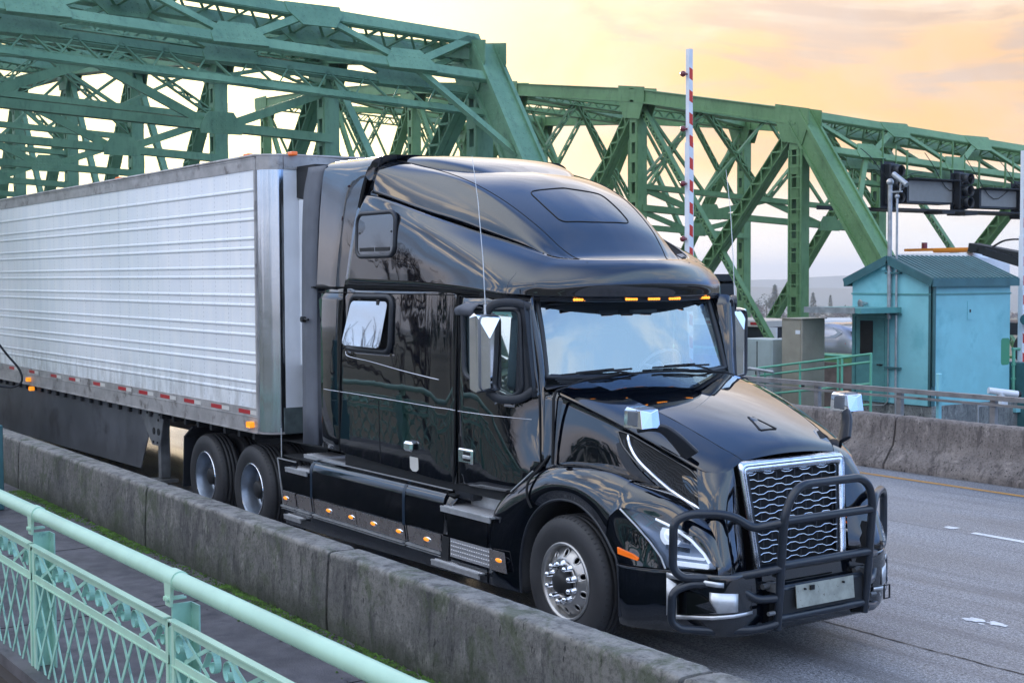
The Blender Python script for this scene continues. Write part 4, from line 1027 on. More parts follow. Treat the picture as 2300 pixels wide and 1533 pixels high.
# ================================================================== trailer
def trailer():
    X0, XB, W, zt, zb = -5.17, -21.4, 1.30, 4.14, 1.17; R = .215
    t = thing('semi_trailer', 'long white ribbed refrigerated trailer with polished front corner posts', 'trailer', (-13, 0, 0))
    # side skins with ribs
    ribs = [3.788, 3.577, 3.473, 3.268, 3.163, 2.958, 2.852, 2.652, 2.546, 2.331, 2.225, 2.024, 1.918, 1.712, 1.610]
    for s in (-1, 1):
        zs = [1.42]
        for z in sorted(ribs): zs += [z-.021, z-.014, z-.005, z+.005, z+.014, z+.021]
        zs.append(4.01); nx = 52; G = []
        prof = []
        for z in zs:
            o = 0
            for r_ in ribs:
                dd = abs(z-r_)
                if dd < .008: o = .012
                elif dd < .017: o = .008
            prof.append((z, o))
        rng = random.Random(2)
        for i in range(nx+1):
            x = X0-R+(XB-X0+R)*i/nx; G.append([(x, s*(W+o+.0012*math.sin(x*2.57*2)*(1 if o == 0 else 0)), z) for z, o in prof])
        MB().grid(G, flip=(s > 0), sm=False).build('side_skin', 'trailer', t)
        # rails
        m = MB().bx(XB, X0-R, s*(W-.02), s*(W+.012), 4.0, 4.14); m.bx(XB, X0-R, s*(W-.02), s*(W+.018), 4.12, 4.15)
        for i in range(int((X0-R-XB)/.10)):
            x = X0-R-.05-i*.10; rivet(m, (x, s*(W+.012), 4.018), (0, s, 0), .006)
            if i % 5 == 0:
                for k in (0, .06): rivet(m, (x-k, s*(W+.012), 4.06), (0, s, 0), .008); rivet(m, (x-k, s*(W+.012), 4.095), (0, s, 0), .008)
        m.build('top_rail', 'railal', t)
        m = MB().bx(XB, X0-R, s*(W-.03), s*(W+.016), 1.17, 1.335).bx(XB, X0-R, s*(W-.03), s*(W+.010), 1.335, 1.435).bx(XB, X0-R, s*(W-.03), s*(W+.028), 1.165, 1.18).bx(XB, X0-R, s*(W), s*(W+.022), 1.335, 1.342)
        for i in range(int((X0-R-XB)/.055)):
            x = X0-R-.03-i*.055; rivet(m, (x, s*(W+.010), 1.424), (0, s, 0), .007)
            if i % 6 in (0, 1):
                for z in (1.21, 1.225, 1.28, 1.295): rivet(m, (x, s*(W+.016), z), (0, s, 0), .007)
        m.build('bottom_rail', 'railal', t)
        reds = [(-5.90, -5.59), (-6.68, -6.37), (-7.51, -7.19), (-8.30, -7.98), (-9.07, -8.75), (-9.86, -9.55), (-10.9, -10.6), (-12.0, -11.7), (-12.9, -12.6), (-14.05, -13.75), (-15.2, -14.9), (-16.3, -16.0), (-17.5, -17.2), (-18.7, -18.4)]
        for a, b in reds:
            MB().bx(a, b, s*(W+.010), s*(W+.0125), 1.36, 1.405).build('red_reflector', 'red', t)
            MB().bx(b+.003, b+.20, s*(W+.010), s*(W+.0125), 1.36, 1.405).build('white_reflector', 'offwhite', t)
        for x, z, nm in ((-5.53, 1.255, 1), (-14.0, 1.255, 1), (-13.85, 1.12, 1)):
            MB().bevbox(x-.055, x+.055, s*(W+.016), s*(W+.055), z-.032, z+.032, .012).build('side_marker_lamp', 'amber', t)
        MB().bx(X0-R-.035, X0-R+.004, s*(W-.01), s*(W+.017), 1.18, 4.0).build('edge_strip', 'railal', t)
        # corner post, polished quarter round
        m = MB(); A = []
        for i in range(15):
            a = PI/2*i/14; fl = .004*math.cos(a*2*7) if 0 < i < 14 else 0; A.append((X0-R+(R+fl)*math.sin(a), s*(W-R+(R+fl)*math.cos(a))))
        m.grid([[(x, y, z) for z in np.linspace(1.18, 4.0, 6)] for x, y in A], flip=(s > 0)); m.build('corner_post', 'chrome' if False else 'chromepost', t)
        m = MB(); m.grid([[(x+.006*math.sin(PI/2*i/14), y+s*.006, z) for z in (3.995, 4.14)] for i, (x, y) in enumerate(A)], flip=(s > 0))
        m.grid([[(x+.01, y+s*.012, z) for z in (1.168, 1.19)] for x, y in A], flip=(s > 0))
        for i in range(0, 15, 3): rivet(m, (A[i][0]+.008, A[i][1]+s*.004, 4.03), (math.sin(PI/2*i/14), s*math.cos(PI/2*i/14), 0), .010)
        m.build('corner_cap', 'railal', t)
    # front wall, roof, floor, rear
    m = MB().bx(X0-.04, X0, -W+R, W-R, 1.45, 4.0); 
    for s in (-1, 1):
        for i in range(56): rivet(m, (X0, s*(W-R-.03), 1.5+i*.0455), (1, 0, 0), .010)
    for i in range(40): rivet(m, (X0, -W+R+.05+i*.054, 1.48), (1, 0, 0), .010)
    m.build('front_wall', 'white', t)
    MB().bx(X0-.03, X0+.01, -W+R-.02, W-R+.02, 1.17, 1.45).build('front_sill', 'boothgrey', t)
    m = MB().bx(X0-.03, X0+.012, -W+R, W-R, 4.0, 4.14)
    for i in range(40): rivet(m, (X0+.012, -W+R+.05+i*.054, 4.03), (1, 0, 0), .010)
    m.build('front_header', 'railal', t)
    m = MB(); P = [(X0-R+R*math.sin(a), -W+R-R*math.cos(a)) for a in [PI/2*i/8 for i in range(9)]]; P = P+[(x, -y) for x, y in reversed(P)]+[(XB, W), (XB, -W)]
    for z, up in ((4.145, 1), (1.19, 0)): m.add([(x, y, z) for x, y in P], [tuple(range(len(P))) if up else tuple(reversed(range(len(P))))])
    m.tube([(XB, -W-.01, 4.15), (X0-R, -W-.01, 4.15), (X0-.02, -W+R, 4.15), (X0+.02, 0, 4.15), (X0-.02, W-R, 4.15), (X0-R, W+.01, 4.15), (XB, W+.01, 4.15)], .018, 6)
    m.bx(XB, XB+.03, -W, W, 1.17, 4.14)
    m.build('roof', 'railal', t)
    for x, y, in ((X0-.45, -W-.0), (X0+.03, -W+R+.08), (X0-4.6, -W), (X0+.03, W-R-.1)):
        MB().bevbox(x-.06, x+.06, y-.02, y+.05, 4.145, 4.185, .008).build('top_marker_lamp', 'amberoff', t)
    # refrigeration unit
    u = MB().bevbox(X0, X0+.46, -.93, .93, 1.86, 3.72, .05).build('cooling_unit', 'white', t)
    m = MB(); m.hexa([(X0, -.93, 3.70), (X0+.46, -.93, 3.62), (X0+.46, .93, 3.62), (X0, .93, 3.70), (X0, -.93, 4.03), (X0+.44, -.93, 4.03), (X0+.44, .93, 4.03), (X0, .93, 4.03)]); m.build('fan_shroud', 'matte', u)
    # under structure
    m = MB()
    for y in (-.5, .5): m.bx(XB, -5.5, y-.06, y+.06, .95, 1.17)
    for i in range(40): x = -5.6-.4*i; m.bx(x-.03, x+.03, -1.27, 1.27, 1.08, 1.17)
    m.build('cross_members', 'matte', t)
    for s in (-1, 1):
        m = MB(); y = s*1.235
        m.prism([(-9.30, 1.165), (-8.36, 1.165), (-8.52, .72), (-8.80, .72)], (0, y+.01, 0), (1, 0, 0), (0, 0, 1), .018)
        g = m.build('landing_gear_plate', 'galvdark', t)
        m = MB()
        for hx in (-8.72, -8.56): m.cyl((hx, y-s*.0, .90), (hx, y+s*.016, .90), .045, 14)
        for hx, hz in ((-8.95, 1.12), (-8.75, 1.12), (-8.52, 1.12), (-8.74, .76), (-8.60, .76), (-8.56, 1.05)): m.cyl((hx, y, hz), (hx, y+s*.02, hz), .016, 6)
        m.build('hole', 'gap', g)
        MB().bx(-8.70, -8.60, s*1.08, s*1.20, .30, 1.1).bx(-8.82, -8.48, s*1.02, s*1.26, .25, .29).build('landing_leg', 'galvdark', g)
        # aerodynamic skirt
        P = [(-20.5, 1.16), (-9.22, 1.16), (-8.98, .80), (-9.28, .36), (-20.5, .24)]
        m = MB().prism(P, (0, s*1.215, 0), (1, 0, 0), (0, 0, 1), .012)
        for x, z in ((-9.6, .72), (-10.9, .74), (-12.2, .77), (-13.5, .80), (-14.8, .80)):
            for a in (-.03, .03):
                for b in (-.04, 0, .04): rivet(m, (x+a, s*1.228 if s > 0 else s*1.231, z+b), (0, s, 0), .010)
        m.build('side_skirt', 'skirt', t)
    for ax in (-17.6, -18.85):
        for s in (-1, 1):
            w = MB(); tyre(w, (ax, s*1.28, .505), s); w.build('tyre', 'rubber', t)
    return t
trailer()
# ================================================================== tractor
TR = thing('truck_tractor', 'big glossy black semi truck tractor with tall sleeper roof and black tube grille guard', 'semi truck', (0, 0, 0))
def both(G, name, mat, parent=TR, split=False, **k):
    if split:
        MB().grid(G).build(name, mat, parent, **k); return MB().grid(mirror(G), flip=True).build(name, mat, parent, **k)
    m = MB(); m.grid(G); m.grid(mirror(G), flip=True); return m.build(name, mat, parent, **k)
def sidey(x, z=0):   # half width of the cab side
    b = 1.222+.018*math.sin(max(0, min(1, (z-1.05)/1.7))*PI)
    t_ = max(0, min(1, (z-1.15)/.75)); t_ = t_*t_*(3-2*t_)
    if x > -1.12: b -= (.05+.125*t_)*((x+1.12)/.6)**1.6
    if -1.86 < x < -1.42: b -= .035*(1-abs(x+1.64)/.22)
    if x < -3.85: b -= .05*((-3.85-x)/.4)**1.5
    return b
def cab():
    # ---- lower rear corner and sleeper side panels
    for s in (-1, 1):
        o = panel([(-4.18, 1.15), (-3.70, 1.15), (-3.555, 2.745), (-4.185, 2.745)], [], sidey, .12, s).build('rear_cab_corner', 'paint', TR, solid=.02)
        # grey flexible trailing flap
        m = MB()
        G = [[(-4.46, s*(1.235), 1.15), (-4.45, s*1.235, 2.74), (-4.42, s*1.225, 3.6), (-4.36, s*1.19, 3.96)], [(-4.19, s*1.20, 1.15), (-4.19, s*1.20, 2.74), (-4.13, s*1.19, 3.6), (-4.03, s*1.16, 3.96)]]
        m.grid(loft(G, 3, 5), flip=(s < 0)); m.build('side_extender', 'greypl', TR, solid=.02)
        MB().bx(-4.22, -4.18, s*1.205, s*1.245, 2.735, 2.755).cyl((-4.40, s*1.20, 2.42), (-4.40, s*1.27, 2.42), .03, 8).cyl((-4.44, s*1.245, 2.42), (-4.28, s*1.25, 2.42), .012, 6).build('latch', 'matte', TR)
        win = rpoly([(-3.375, 2.665), (-2.60, 2.665), (-2.63, 2.16), (-3.475, 2.16)], .09)
        P = [(-3.675, 1.14), (-2.5, 1.10), (-1.60, 1.07), (-1.515, 2.70), (-1.6, 2.715), (-3.53, 2.745)]
        sp = panel(P, [win], sidey, .10, s).build('sleeper_side', 'paint', TR, solid=.02)
        def yo(x, z, o=0.): return s*(sidey(x, z)+o)
        # recessed lower window: rubber frame and tilted glass, propped open at the bottom
        f = MB(); f.tube([(x, yo(x, z, .004), z) for x, z in win], .030, 8, closed=True); fr = f.build('window_frame', 'plastic', sp)
        f = MB(); W2 = rpoly([(-3.33, 2.62), (-2.66, 2.62), (-2.72, 2.19), (-3.43, 2.20)], .06)
        f.add([(x, s*(1.240+.060*(2.62-z)/.43+.022*(-2.66-x)/.8), z) for x, z in W2], [tuple(range(len(W2))) if s < 0 else tuple(reversed(range(len(W2))))]); f.build('window', 'mirrorish', fr, solid=.008)
        f = MB()
        for hx in (-3.18, -2.83): f.bevbox(hx-.025, hx+.025, min(s*1.235, s*1.262), max(s*1.235, s*1.262), 2.585, 2.64, .006)
        f.build('hinge', 'matte', fr)
        f = MB(); f.bx(-3.5, -2.6, s*1.10, s*1.11, 2.1, 2.7); f.build('window_recess', 'gap', fr)
        # raised shut lines and stripes
        for (a, b, nm, mt, w) in (((-3.99, 1.735), (-1.55, 1.705), 'pinstripe', 'stripe', .0038), ((-1.50, 1.705), (-.58, 1.70), 'pinstripe', 'stripe', .0035)):
            f = MB(); n = 16; f.tube([(a[0]+(b[0]-a[0])*i/n, yo(a[0]+(b[0]-a[0])*i/n, a[1], .003), a[1]+(b[1]-a[1])*i/n+.004*math.sin(i/n*PI)) for i in range(n+1)], w, 6); f.build(nm, mt, TR)
        f = MB(); f.tube([(x, yo(x, z, .003), z) for x, z in cr([(-3.50, 2.13, 0), (-3.44, 2.085, 0), (-3.0, 2.055, 0), (-2.4, 2.0, 0), (-1.80, 1.955, 0)], 5)[:, :2]], .0045, 6); f.build('pinstripe', 'stripe', sp)
        f = MB(); f.tube([(-3.68+.125*i/10, yo(-3.68+.125*i/10, 1.14+1.6*i/10, .001), 1.14+1.6*i/10) for i in range(11)], .007, 6); f.tube([(-1.515-.085*(1-i/10), yo(-1.56, 1.2, .010), 1.07+1.63*i/10) for i in range(11)], .009, 6)
        f.tube([(-4.18+2.6*i/20, yo(-4.18+2.6*i/20, 2.70, .001), 2.70-.01*i/20) for i in range(21)], .005, 6)
        f.tube([(-2.86, yo(-2.86, z, .001), z) for z in (1.12, 1.4, 1.70)], .004, 5)
        f.build('panel_seam', 'gap', sp)
        # handles and plates
        f = MB().bevbox(-2.345, -2.20, min(s*1.235, s*1.285), max(s*1.235, s*1.285), 1.285, 1.375, .02); f.build('latch_cover', 'chrome', sp)
        f = MB(); Q = rpoly([(-2.31, 1.235), (-2.16, 1.235), (-2.16, 1.13), (-2.20, 1.105), (-2.27, 1.105), (-2.31, 1.13)], .012); f.add([(x, yo(x, z, .004), z) for x, z in Q], [tuple(range(len(Q))) if s < 0 else tuple(reversed(range(len(Q))))]); f.build('sticker', 'offwhite', sp)
        # ---- door
        dw = rpoly([(-1.40, 2.58), (-.70, 2.58), (-.67, 1.92), (-.78, 1.86), (-1.36, 2.02)], .07)
        P = [(-1.505, 1.08), (-.70, 1.10), (-.42, 1.36), (-.53, 1.9), (-.62, 2.66), (-1.49, 2.69)]
        dr = panel(P, [dw], sidey, .10, s).build('door', 'paint', TR, solid=.02)
        f = MB(); f.tube([(x, yo(x, z, .008), z) for x, z in dw], [.022]*len(dw), 8, closed=True)
        f.build('window_frame', 'plastic', dr)
        f = MB(); f.add([(x, s*(sidey(x, z)-.015), z) for x, z in dw], [tuple(range(len(dw))) if s < 0 else tuple(reversed(range(len(dw))))]); f.build('window', 'doorglass', dr)
        f = MB(); G = [[(-1.50, s*1.245, 2.52), (-1.46, s*1.28, 2.58), (-1.30, s*1.27, 2.63)], [(-1.16, s*1.262, 2.51), (-1.16, s*1.30, 2.56), (-1.10, s*1.27, 2.625)]]; f.grid(loft(G, 4, 3), flip=(s < 0)); f.build('vent_visor', 'greypl', dr, solid=.012)
        f = MB(); f.bevbox(-1.475, -1.25, min(s*1.225, s*1.25), max(s*1.225, s*1.25), 1.27, 1.395, .012); h = f.build('door_handle', 'chrome', dr)
        MB().bevbox(-1.385, -1.275, min(s*1.235, s*1.253), max(s*1.235, s*1.253), 1.29, 1.375, .006).build('handle_recess', 'gap', h)
        MB().bevbox(-1.385, -1.275, min(s*1.25, s*1.262), max(s*1.25, s*1.262), 1.315, 1.345, .005).build('grip', 'brushed', h)
        f = MB(); f.tube([(x, yo(x, z, .002), z) for x, z in ((-1.505, 1.09), (-1.49, 2.68))], .010, 6); f.tube([(x, yo(x, z, .001), z) for x, z in ((-1.49, 2.685), (-1.0, 2.675), (-.62, 2.655))], .007, 6)
        f.tube([(x, yo(x, z, .001), z) for x, z in ((-1.50, 1.08), (-.70, 1.10), (-.42, 1.36), (-.53, 1.9))], .008, 6); f.build('panel_seam', 'gap', dr)
        # A pillar
        G = [[(-.41, s*1.15, 1.30), (-.525, s*sidey(-.53, 1.9), 1.9), (-.57, s*sidey(-.57, 2.3), 2.3), (-.615, s*sidey(-.615, 2.66), 2.66)], [(-.38, s*1.09, 1.32), (-.505, s*1.035, 1.95), (-.56, s*1.03, 2.3), (-.64, s*1.05, 2.68)], [(-.46, s*1.0, 1.34), (-.545, s*.985, 1.99), (-.62, s*.975, 2.3), (-.74, s*.95, 2.68)]]
        f = MB(); f.grid(loft(G, 3, 4), flip=(s < 0)); f.build('pillar', 'paint', TR, solid=.02)
        f = MB(); G = [[(-.40, s*1.13, 1.22), (-.43, s*1.125, 1.40), (-.49, s*1.085, 1.66), (-.535, s*1.05, 1.92)], [(-.34, s*1.09, 1.22), (-.35, s*1.075, 1.40), (-.37, s*1.05, 1.66), (-.39, s*1.02, 1.925)], [(-.30, s*1.0, 1.22), (-.30, s*1.0, 1.40), (-.31, s*.99, 1.66), (-.32, s*.97, 1.92)]]; f.grid(loft(G, 3, 4), flip=(s < 0)); f.build('cowl_side', 'paint', TR, solid=.01)
        # black triangular trim ahead of the mirror
        f = panel([(-.735, 1.86), (-.545, 1.90), (-.63, 2.64), (-.715, 2.60)], [], lambda x, z: sidey(x, z)+.006, .1, s); f.build('window_corner_trim', 'plastic', dr)
    # dark core behind the panels
    m = MB().bx(-4.15, -1.75, -1.16, 1.16, 1.12, 2.74).bx(-4.0, -3.45, -1.08, 1.08, 2.74, 3.88).bx(-4.12, -4.0, -1.15, 1.15, 2.74, 3.6); m.build('cab_shell', 'matte', TR)
    MB().bx(-1.75, -.45, -1.15, 1.15, 1.08, 1.16).bx(-1.75, -.75, -1.1, 1.1, 2.70, 2.74).bx(-.55, -.38, -.96, .96, 1.1, 1.92).build('cab_floor', 'matte', TR)
    # sills under the doors
    for s in (-1, 1): MB().bx(-3.7, -.75, min(s*1.0, s*1.15), max(s*1.0, s*1.15), 1.0, 1.12).build('sill', 'matte', TR)
cab()
def roof():
    # rear box fairing behind the slanted gap
    vst = [(2.755, 1.20, 1.232, -4.18, -3.535), (3.2, 1.20, 1.234, -4.13, -3.37), (3.55, 1.195, 1.228, -4.09, -3.235), (3.80, 1.185, 1.20, -4.06, -3.155), (3.93, 1.16, 1.15, -4.04, -3.11), (3.985, 1.09, 1.06, -4.03, -3.07), (4.005, .95, .90, -4.02, -3.04), (4.012, .4, .4, -4.02, -3.02), (4.015, 0, 0, -4.02, -3.02)]
    rowsR = []
    for k in range(6):
        f = k/5; rowsR.append([(xr+(xf-xr)*f, yr+(yf-yr)*min(1, f*1.6), z) for z, yr, yf, xr, xf in vst])
    both(loft(rowsR, 3, 5), 'rear_roof_fairing', 'paint', weld=True)
    m = MB()
    G = loft([[(-3.04, .90, 3.86), (-3.04, .84, 3.96), (-3.04, .70, 4.0), (-3.04, .35, 4.01), (-3.04, 0, 4.015)], [(-2.7, .84, 3.80), (-2.7, .77, 3.92), (-2.7, .62, 3.965), (-2.7, .32, 3.985), (-2.7, 0, 3.99)], [(-2.35, .70, 3.74), (-2.35, .64, 3.84), (-2.35, .52, 3.88), (-2.35, .26, 3.90), (-2.35, 0, 3.905)], [(-2.12, .55, 3.70), (-2.10, .48, 3.76), (-2.08, .4, 3.775), (-2.06, .2, 3.785), (-2.05, 0, 3.785)]], 5, 4)
    m.grid(G); m.grid(mirror(G), flip=True); m.build('roof_cap', 'paint', TR)
    # lower shoulder band that wraps round into the sun visor
    P = [(-3.50, 1.232, 2.775), (-3.1, 1.235, 2.77), (-2.3, 1.235, 2.76), (-1.9, 1.235, 2.75), (-1.5, 1.235, 2.735), (-1.15, 1.225, 2.715), (-.90, 1.185, 2.695), (-.76, 1.09, 2.683), (-.675, .98, 2.677), (-.54, .76, 2.672), (-.445, .5, 2.668), (-.39, .25, 2.666), (-.38, 0, 2.665)]
    M1 = [(-3.36, 1.238, 3.16), (-2.98, 1.237, 3.13), (-2.26, 1.235, 3.06), (-1.9, 1.228, 3.02), (-1.5, 1.212, 2.975), (-1.14, 1.18, 2.91), (-.88, 1.125, 2.83), (-.72, 1.03, 2.80), (-.635, .915, 2.79), (-.505, .70, 2.79), (-.415, .46, 2.79), (-.372, .23, 2.79), (-.362, 0, 2.79)]
    M2 = [(-3.26, 1.225, 3.46), (-2.9, 1.222, 3.42), (-2.22, 1.205, 3.28), (-1.9, 1.18, 3.21), (-1.5, 1.14, 3.12), (-1.14, 1.07, 3.035), (-.89, .99, 2.96), (-.74, .90, 2.915), (-.65, .81, 2.91), (-.535, .62, 2.91), (-.45, .40, 2.91), (-.405, .20, 2.91), (-.395, 0, 2.91)]
    Q = [(-3.18, 1.185, 3.63), (-2.85, 1.175, 3.575), (-2.2, 1.115, 3.405), (-1.9, 1.07, 3.325), (-1.5, .985, 3.215), (-1.14, .875, 3.115), (-.92, .795, 3.045), (-.80, .74, 3.005), (-.71, .66, 2.985), (-.61, .50, 2.978), (-.545, .33, 2.975), (-.505, .17, 2.975), (-.495, 0, 2.975)]
    def rollover(q): return q
    both(loft([P, M1, M2, Q], 6, 5), 'roof_shoulder', 'paint', weld=True, solid=.012)
    # upper roof shell
    rows = []
    K = [(-3.10, 1.168, 3.64, 1.09, 3.885, .90, 3.955, 3.965), (-2.85, 1.15, 3.585, 1.02, 3.84, .84, 3.905, 3.93), (-2.3, 1.07, 3.43, .89, 3.735, .80, 3.785, 3.85), (-1.88, .99, 3.33, .825, 3.61, .765, 3.655, 3.75),
         (-1.5, .895, 3.215, .775, 3.44, .70, 3.48, 3.565), (-1.15, .79, 3.11, .715, 3.22, .625, 3.265, 3.335), (-.93, .72, 3.03, .64, 3.065, .56, 3.09, 3.13), (-.80, .66, 2.985, .57, 2.99, .50, 3.0, 3.02), (-.66, .60, 2.968, .52, 2.966, .45, 2.966, 2.968), (-.56, .56, 2.962, .48, 2.960, .40, 2.960, 2.962)]
    for x, y3, z3, y4, z4, y5, z5, z6 in K:
        rows.append([(x, y3, z3), (x, (y3+y4)/2+.02, (z3+z4)/2), (x, y4, z4), (x, y5, z5), (x, y5*.5, z5+(z6-z5)*.75), (x, 0, z6)])
    both(loft(rows, 5, 4), 'roof_fairing', 'paint', weld=True, solid=.012)
    fr = [(p[4]+.002, p[2], p[0]) for p in vst[3:]]; sh0 = cr(rows[0], 4)[4:][::4]; sh0 = [tuple(np.array(sh0[0])*(1-f)+np.array(sh0[-1])*f) for f in ()] or [tuple(p) for p in sh0]; k6 = [tuple(cr(sh0, 6)[int(round(i*(len(cr(sh0, 6))-1)/5))]) for i in range(6)]
    both([[(x, y, z) for x, y, z in fr], [((a[0]+b[0])/2, (a[1]+b[1])/2, min(a[2], b[2])-.006) for a, b in zip(fr, k6)], k6], 'roof_step', 'paint')
    # recess between shoulder and shell
    G = []
    for i, q in enumerate(Q[:8]):
        k_ = 1-(i/7)**2.5; dp = min(1, max(0, (q[0]+3.2)/2))*k_; G.append([(q[0], q[1], q[2]-.003), (q[0], q[1]-.04-.04*dp, q[2]-.03*k_-.06*dp-.006), (q[0], q[1]-.10*k_-.02, q[2]-.02*k_-.012)])
    for s in (-1, 1): MB().grid([[(-3.27, s*1.175, 3.56), (-3.20, s*1.15, 3.78), (-3.14, s*1.06, 3.90)], [(-3.06, s*1.13, 3.56), (-3.04, s*1.06, 3.82), (-3.04, s*.98, 3.90)]], flip=(s < 0)).build('roof_step', 'paint', TR)
    both(loft(G, 4, 3), 'air_channel', 'gap', split=True)
    # visor top shelf
    G = [[(q[0]-.0, q[1], q[2]-.001), (q[0]-.10, q[1]*.93, q[2]-.012), (q[0]-.25, q[1]*.85, q[2]-.02)] for q in Q[6:]]
    both(loft(G, 4, 3), 'visor_shelf', 'paint')
    # belt gap under the roof cap
    for s in (-1, 1): MB().tube([(-4.17, s*1.20, 2.752)]+[(p[0], s*(p[1]-.028), p[2]-.012) for p in P[:9]], .024, 6).build('belt_gap', 'gap', TR)
    # seams
    m = MB()
    for s in (-1, 1):
        G = loft(rows, 5, 4); c3 = [r[12] for r in G]; m.tube([(p[0], s*p[1], p[2]+.001) for p in c3[:38]], .0035, 5)
        # vertical gap ahead of the rear roof piece
        m.tube([(-3.515, s*1.225, 2.76), (-3.35, s*1.230, 3.2), (-3.215, s*1.215, 3.55), (-3.15, s*1.19, 3.78)], .014, 6)
    m.build('roof_seam', 'gap', TR)
    GR = loft(rows, 5, 4)
    def rz(x, y):
        best = None
        for i in range(len(GR)-1):
            if GR[i][0][0] <= x <= GR[i+1][0][0]:
                t = (x-GR[i][0][0])/(GR[i+1][0][0]-GR[i][0][0]); P0 = [tuple(np.array(a_)*(1-t)+np.array(b_)*t) for a_, b_ in zip(GR[i], GR[i+1])]
                for p, q in zip(P0[:-1], P0[1:]):
                    if q[1] <= abs(y) <= p[1]: return p[2]+(q[2]-p[2])*(p[1]-abs(y))/max(1e-6, p[1]-q[1])
        return 3.3
    H = round_path([(-1.60, -.41, 0), (-1.64, 0, 0), (-1.60, .41, 0), (-1.36, .41, 0), (-1.15, .385, 0), (-1.125, 0, 0), (-1.15, -.385, 0), (-1.36, -.41, 0)], .07, 4, True)
    H = [a_.lerp(b_, t/6) for a_, b_ in zip(H, H[1:]+H[:1]) for t in range(6) if t == 0 or (a_-b_).length > .08]
    MB().tube([(p.x, p.y, rz(p.x, p.y)+.002) for p in H], .0055, 6, closed=True).build('roof_hatch_seal', 'gap', TR)
    # visor lip and marker lamps
    m = MB()
    for s in (-1, 1):
        G = [[(p[0]-.005, s*p[1], p[2]+.004), (p[0]-.02, s*p[1]*.995, p[2]-.028), (p[0]-.10, s*p[1]*.96, p[2]-.03), (p[0]-.38, s*p[1]*.86, p[2]+.02)] for p in P[5:]]
        m.grid(loft(G, 3, 3), flip=(s > 0))
    m.build('visor_lip', 'plastic', TR)
    for y in (-.68, -.235, 0, .235, .68):
        xq = interp(abs(y), [p[1] for p in P[::-1]], [p[0] for p in P[::-1]]); f = MB()
        for k in range(5): yy = y-.052+.026*k; f.sphere((xq+.002, yy, 2.655), .0155, 8, 6, sc=(.7, .85, .8))
        lm = f.build('marker_lamp', 'amberhot', TR)
        MB().box((xq-.006, y, 2.655), (.012, .14, .026)).build('lamp_base', 'matte', lm)
    # upper bunk windows
    for s in (-1, 1):
        W = rrect(-3.24, -2.52, 3.04, 3.44, .09); f = MB()
        fy = lambda x, z: s*(1.250-.040*(z-3.04))
        f.tube([(x, fy(x, z), z) for x, z in W], .022, 8, closed=True); fr = f.build('bunk_window_frame', 'plastic', TR)
        W = rrect(-3.22, -2.54, 3.06, 3.42, .08); f = MB(); f.add([(x, fy(x, z)+s*.006, z) for x, z in W], [tuple(range(len(W))) if s < 0 else tuple(reversed(range(len(W))))]); f.build('bunk_window', 'bunkglass', fr)
        MB().bx(-3.17, -2.90, min(fy(0, 3.1), fy(0, 3.1)+s*.010), max(fy(0, 3.1), fy(0, 3.1)+s*.010), 3.085, 3.12).bx(-2.87, -2.60, min(fy(0, 3.1), fy(0, 3.1)+s*.010), max(fy(0, 3.1), fy(0, 3.1)+s*.010), 3.085, 3.12).build('vent_slot', 'matte', fr)
        f = MB()
        for x in (-3.18, -2.58): f.sphere((x, fy(x, 3.26)+s*.006, 3.26), .010, 8, 6)
        f.build('window_knob', 'matte', fr)
roof()
